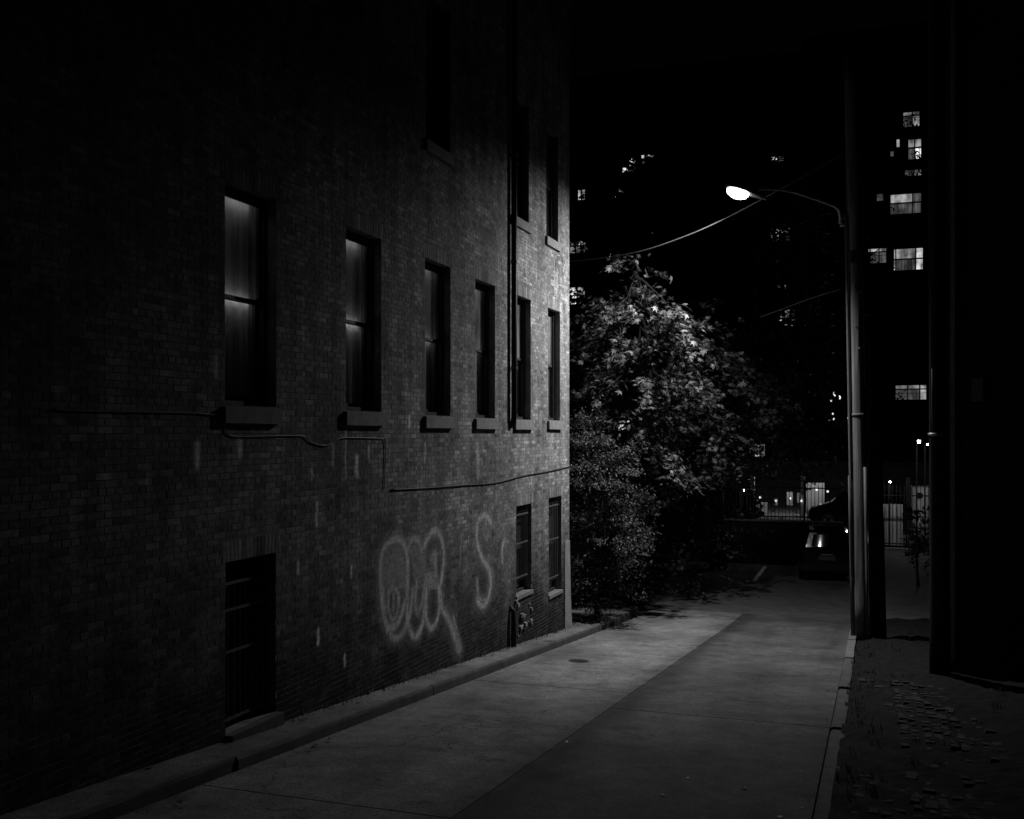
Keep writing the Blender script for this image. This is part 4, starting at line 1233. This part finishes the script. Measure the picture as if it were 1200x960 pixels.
# room lamps seen in the low windows
def roomlamp(px, py, Z, w, h, label):
    p = at_depth(px, py, Z); k = Z / FPX
    t = thing('lamp_glow', label, 'lamp', p, 'small lamps burning in far windows')
    n = 8; m = MB(); m.loft([[p + Vector((w * k * math.sin(a) * math.cos(2 * math.pi * i / n), .05 * math.sin(a) * math.sin(2 * math.pi * i / n), h * k * math.cos(a))) for i in range(n)] for a in (.15, .8, 1.57, 2.3, 3.0)])
    m.build('bulb', M['glow'], t, smooth=True)
    MB().tube([p + Vector((0, 0, h * k)), p + Vector((0, 0, h * k + .25))], .012, 5).build('stem', M['fence'], t)
for (px, py, w, h) in ((978, 462, 1.6, 3.2), (984, 466, 1.4, 2.4), (974, 470, 1.2, 1.6), (976, 485, 1.0, 1.2), (972, 492, 1, 1.2), (977, 491, 1, 1.4), (994, 490, .9, 1)):
    roomlamp(px, py, 80, w, h, 'elongated bright lamp of the upper trio shining past the lamp pole' if py < 475 else 'tiny round lamp of the lower cluster shining past the lamp pole')

# dark SUV seen from behind
def make_car(name, label, loc, rz, paint_='carpaint', group=None):
    t = thing(name, label, 'car', loc, group)
    t.rotation_euler = (0, 0, rz)
    def sec(y, hw, zb, belt, roof, hr, r=.08):
        """half profile mirrored: sill, flank, belt, roof"""
        pts = [(hw * .86, zb), (hw, zb + .16), (hw * 1.0, belt - .25), (hw * .97, belt), (hr + .02, roof - .09), (hr - .08, roof - .01), (hr * .5, roof + .012)]
        return [(x, y, z_) for x, z_ in pts] + [(-x, y, z_) for x, z_ in pts[::-1]]
    S = [sec(-2.28, .70, .42, .80, .84, .66), sec(-2.22, .86, .36, .98, 1.04, .78), sec(-2.10, .91, .30, 1.08, 1.18, .78), sec(-1.935, .93, .24, 1.12, 1.66, .66), sec(-1.76, .93, .24, 1.12, 1.74, .65), sec(-.9, .94, .22, 1.10, 1.80, .68),
         sec(0.1, .94, .22, 1.07, 1.78, .68), sec(.75, .94, .22, 1.06, 1.62, .66), sec(1.2, .93, .23, 1.06, 1.18, .76), sec(1.75, .91, .25, .98, 1.03, .74), sec(2.15, .85, .30, .84, .88, .66), sec(2.28, .68, .38, .66, .70, .55)]
    m = MB(); m.loft(S); body = m.build('body', M[paint_], t, smooth=False, local=True)
    m = MB()      # rear glass, bowed
    g = []
    for j in range(5):
        tz = j / 4; zz = 1.2 + .40 * tz
        for i in range(9):
            u = -1 + i / 4; hw = .66 - .07 * tz
            g.append((u * hw, -2.113 + .1393 * tz + .05 * u * u - .012, zz))
    m.v = g; m.f = [(j * 9 + i, j * 9 + i + 1, (j + 1) * 9 + i + 1, (j + 1) * 9 + i) for j in range(4) for i in range(8)]
    m.build('rear_window', M['carglass'], t, smooth=True, local=True)
    for s in (-1, 1):
        m = MB(); m.v = [(s * .925, -1.7, 1.16), (s * .93, -.75, 1.15), (s * .735, -.8, 1.68), (s * .72, -1.55, 1.64)]; m.f = [(0, 1, 2, 3)]
        m.build('side_window', M['carglass'], t, local=True)
        m = MB(); m.v = [(s * .932, -.68, 1.15), (s * .93, .55, 1.12), (s * .735, .3, 1.64), (s * .735, -.72, 1.69)]; m.f = [(0, 1, 2, 3)]
        m.build('side_window', M['carglass'], t, local=True)
        MB().hexa([(s * .62, -2.29, .86), (s * .87, -2.17, .86), (s * .87, -2.05, .86), (s * .62, -2.15, .86), (s * .62, -2.255, 1.1), (s * .86, -2.13, 1.1), (s * .86, -2.0, 1.1), (s * .62, -2.1, 1.1)]).build('tail_lamp', M['tail'], t, local=True)
        MB().hexa([(s * .95, .45, 1.1), (s * 1.12, .5, 1.1), (s * 1.12, .62, 1.1), (s * .95, .65, 1.1), (s * .95, .45, 1.25), (s * 1.12, .5, 1.25), (s * 1.12, .62, 1.25), (s * .95, .65, 1.25)]).build('mirror', M[paint_], t, local=True)
        for yy in (-1.38, 1.38):
            w = MB(); n = 20
            w.loft([[(s * xx, yy + rr_ * math.cos(2 * math.pi * i / n), .36 + rr_ * math.sin(2 * math.pi * i / n)) for i in range(n)] for xx, rr_ in ((.74, .33), (.76, .36), (.93, .36), (.955, .32))])
            wh = w.build('wheel', M['tyre'], t, local=True)
            w = MB(); w.loft([[(s * xx, yy + rr_ * math.cos(2 * math.pi * i / n), .36 + rr_ * math.sin(2 * math.pi * i / n)) for i in range(n)] for xx, rr_ in ((.94, .23), (.966, .22), (.95, .06))]); w.build('rim', M['rim'], wh, local=True)
    MB().box(-.87, .87, -2.36, -2.2, .42, .64).build('bumper', M['tyre'], t, local=True)
    MB().box(-.27, .27, -2.315, -2.292, .76, .90).build('number_plate', M['plate'], t, local=True)
    MB().box(-.2, .2, -2.31, -2.27, .94, .96).build('trim_bar', M['chrome'], t, local=True)
    return t
make_car('parked_car', 'dark sport utility car seen from behind at the foot of the alley', (-1.5, 38.8, FLAT - .02), R(2.5))
def car_copy(src, label, loc, rz):
    o = src.copy(); COL.objects.link(o); o.location = Vector(loc) + Vector((0, 0, EYE)); o.rotation_euler = (0, 0, rz); o['label'] = label
    for ch in src.children:
        c_ = ch.copy(); COL.objects.link(c_); c_.parent = o
        for g_ in ch.children:
            d_ = g_.copy(); COL.objects.link(d_); d_.parent = c_
    return o
src = bpy.data.objects['parked_car']
car_copy(src, 'dark car parked in the deck behind the maple', (px_x(836, 52), 52, dz0), R(84))
car_copy(src, 'dark car parked in the deck between the fence and the lamp pole', (px_x(1004, 53), 53, dz0), R(95))
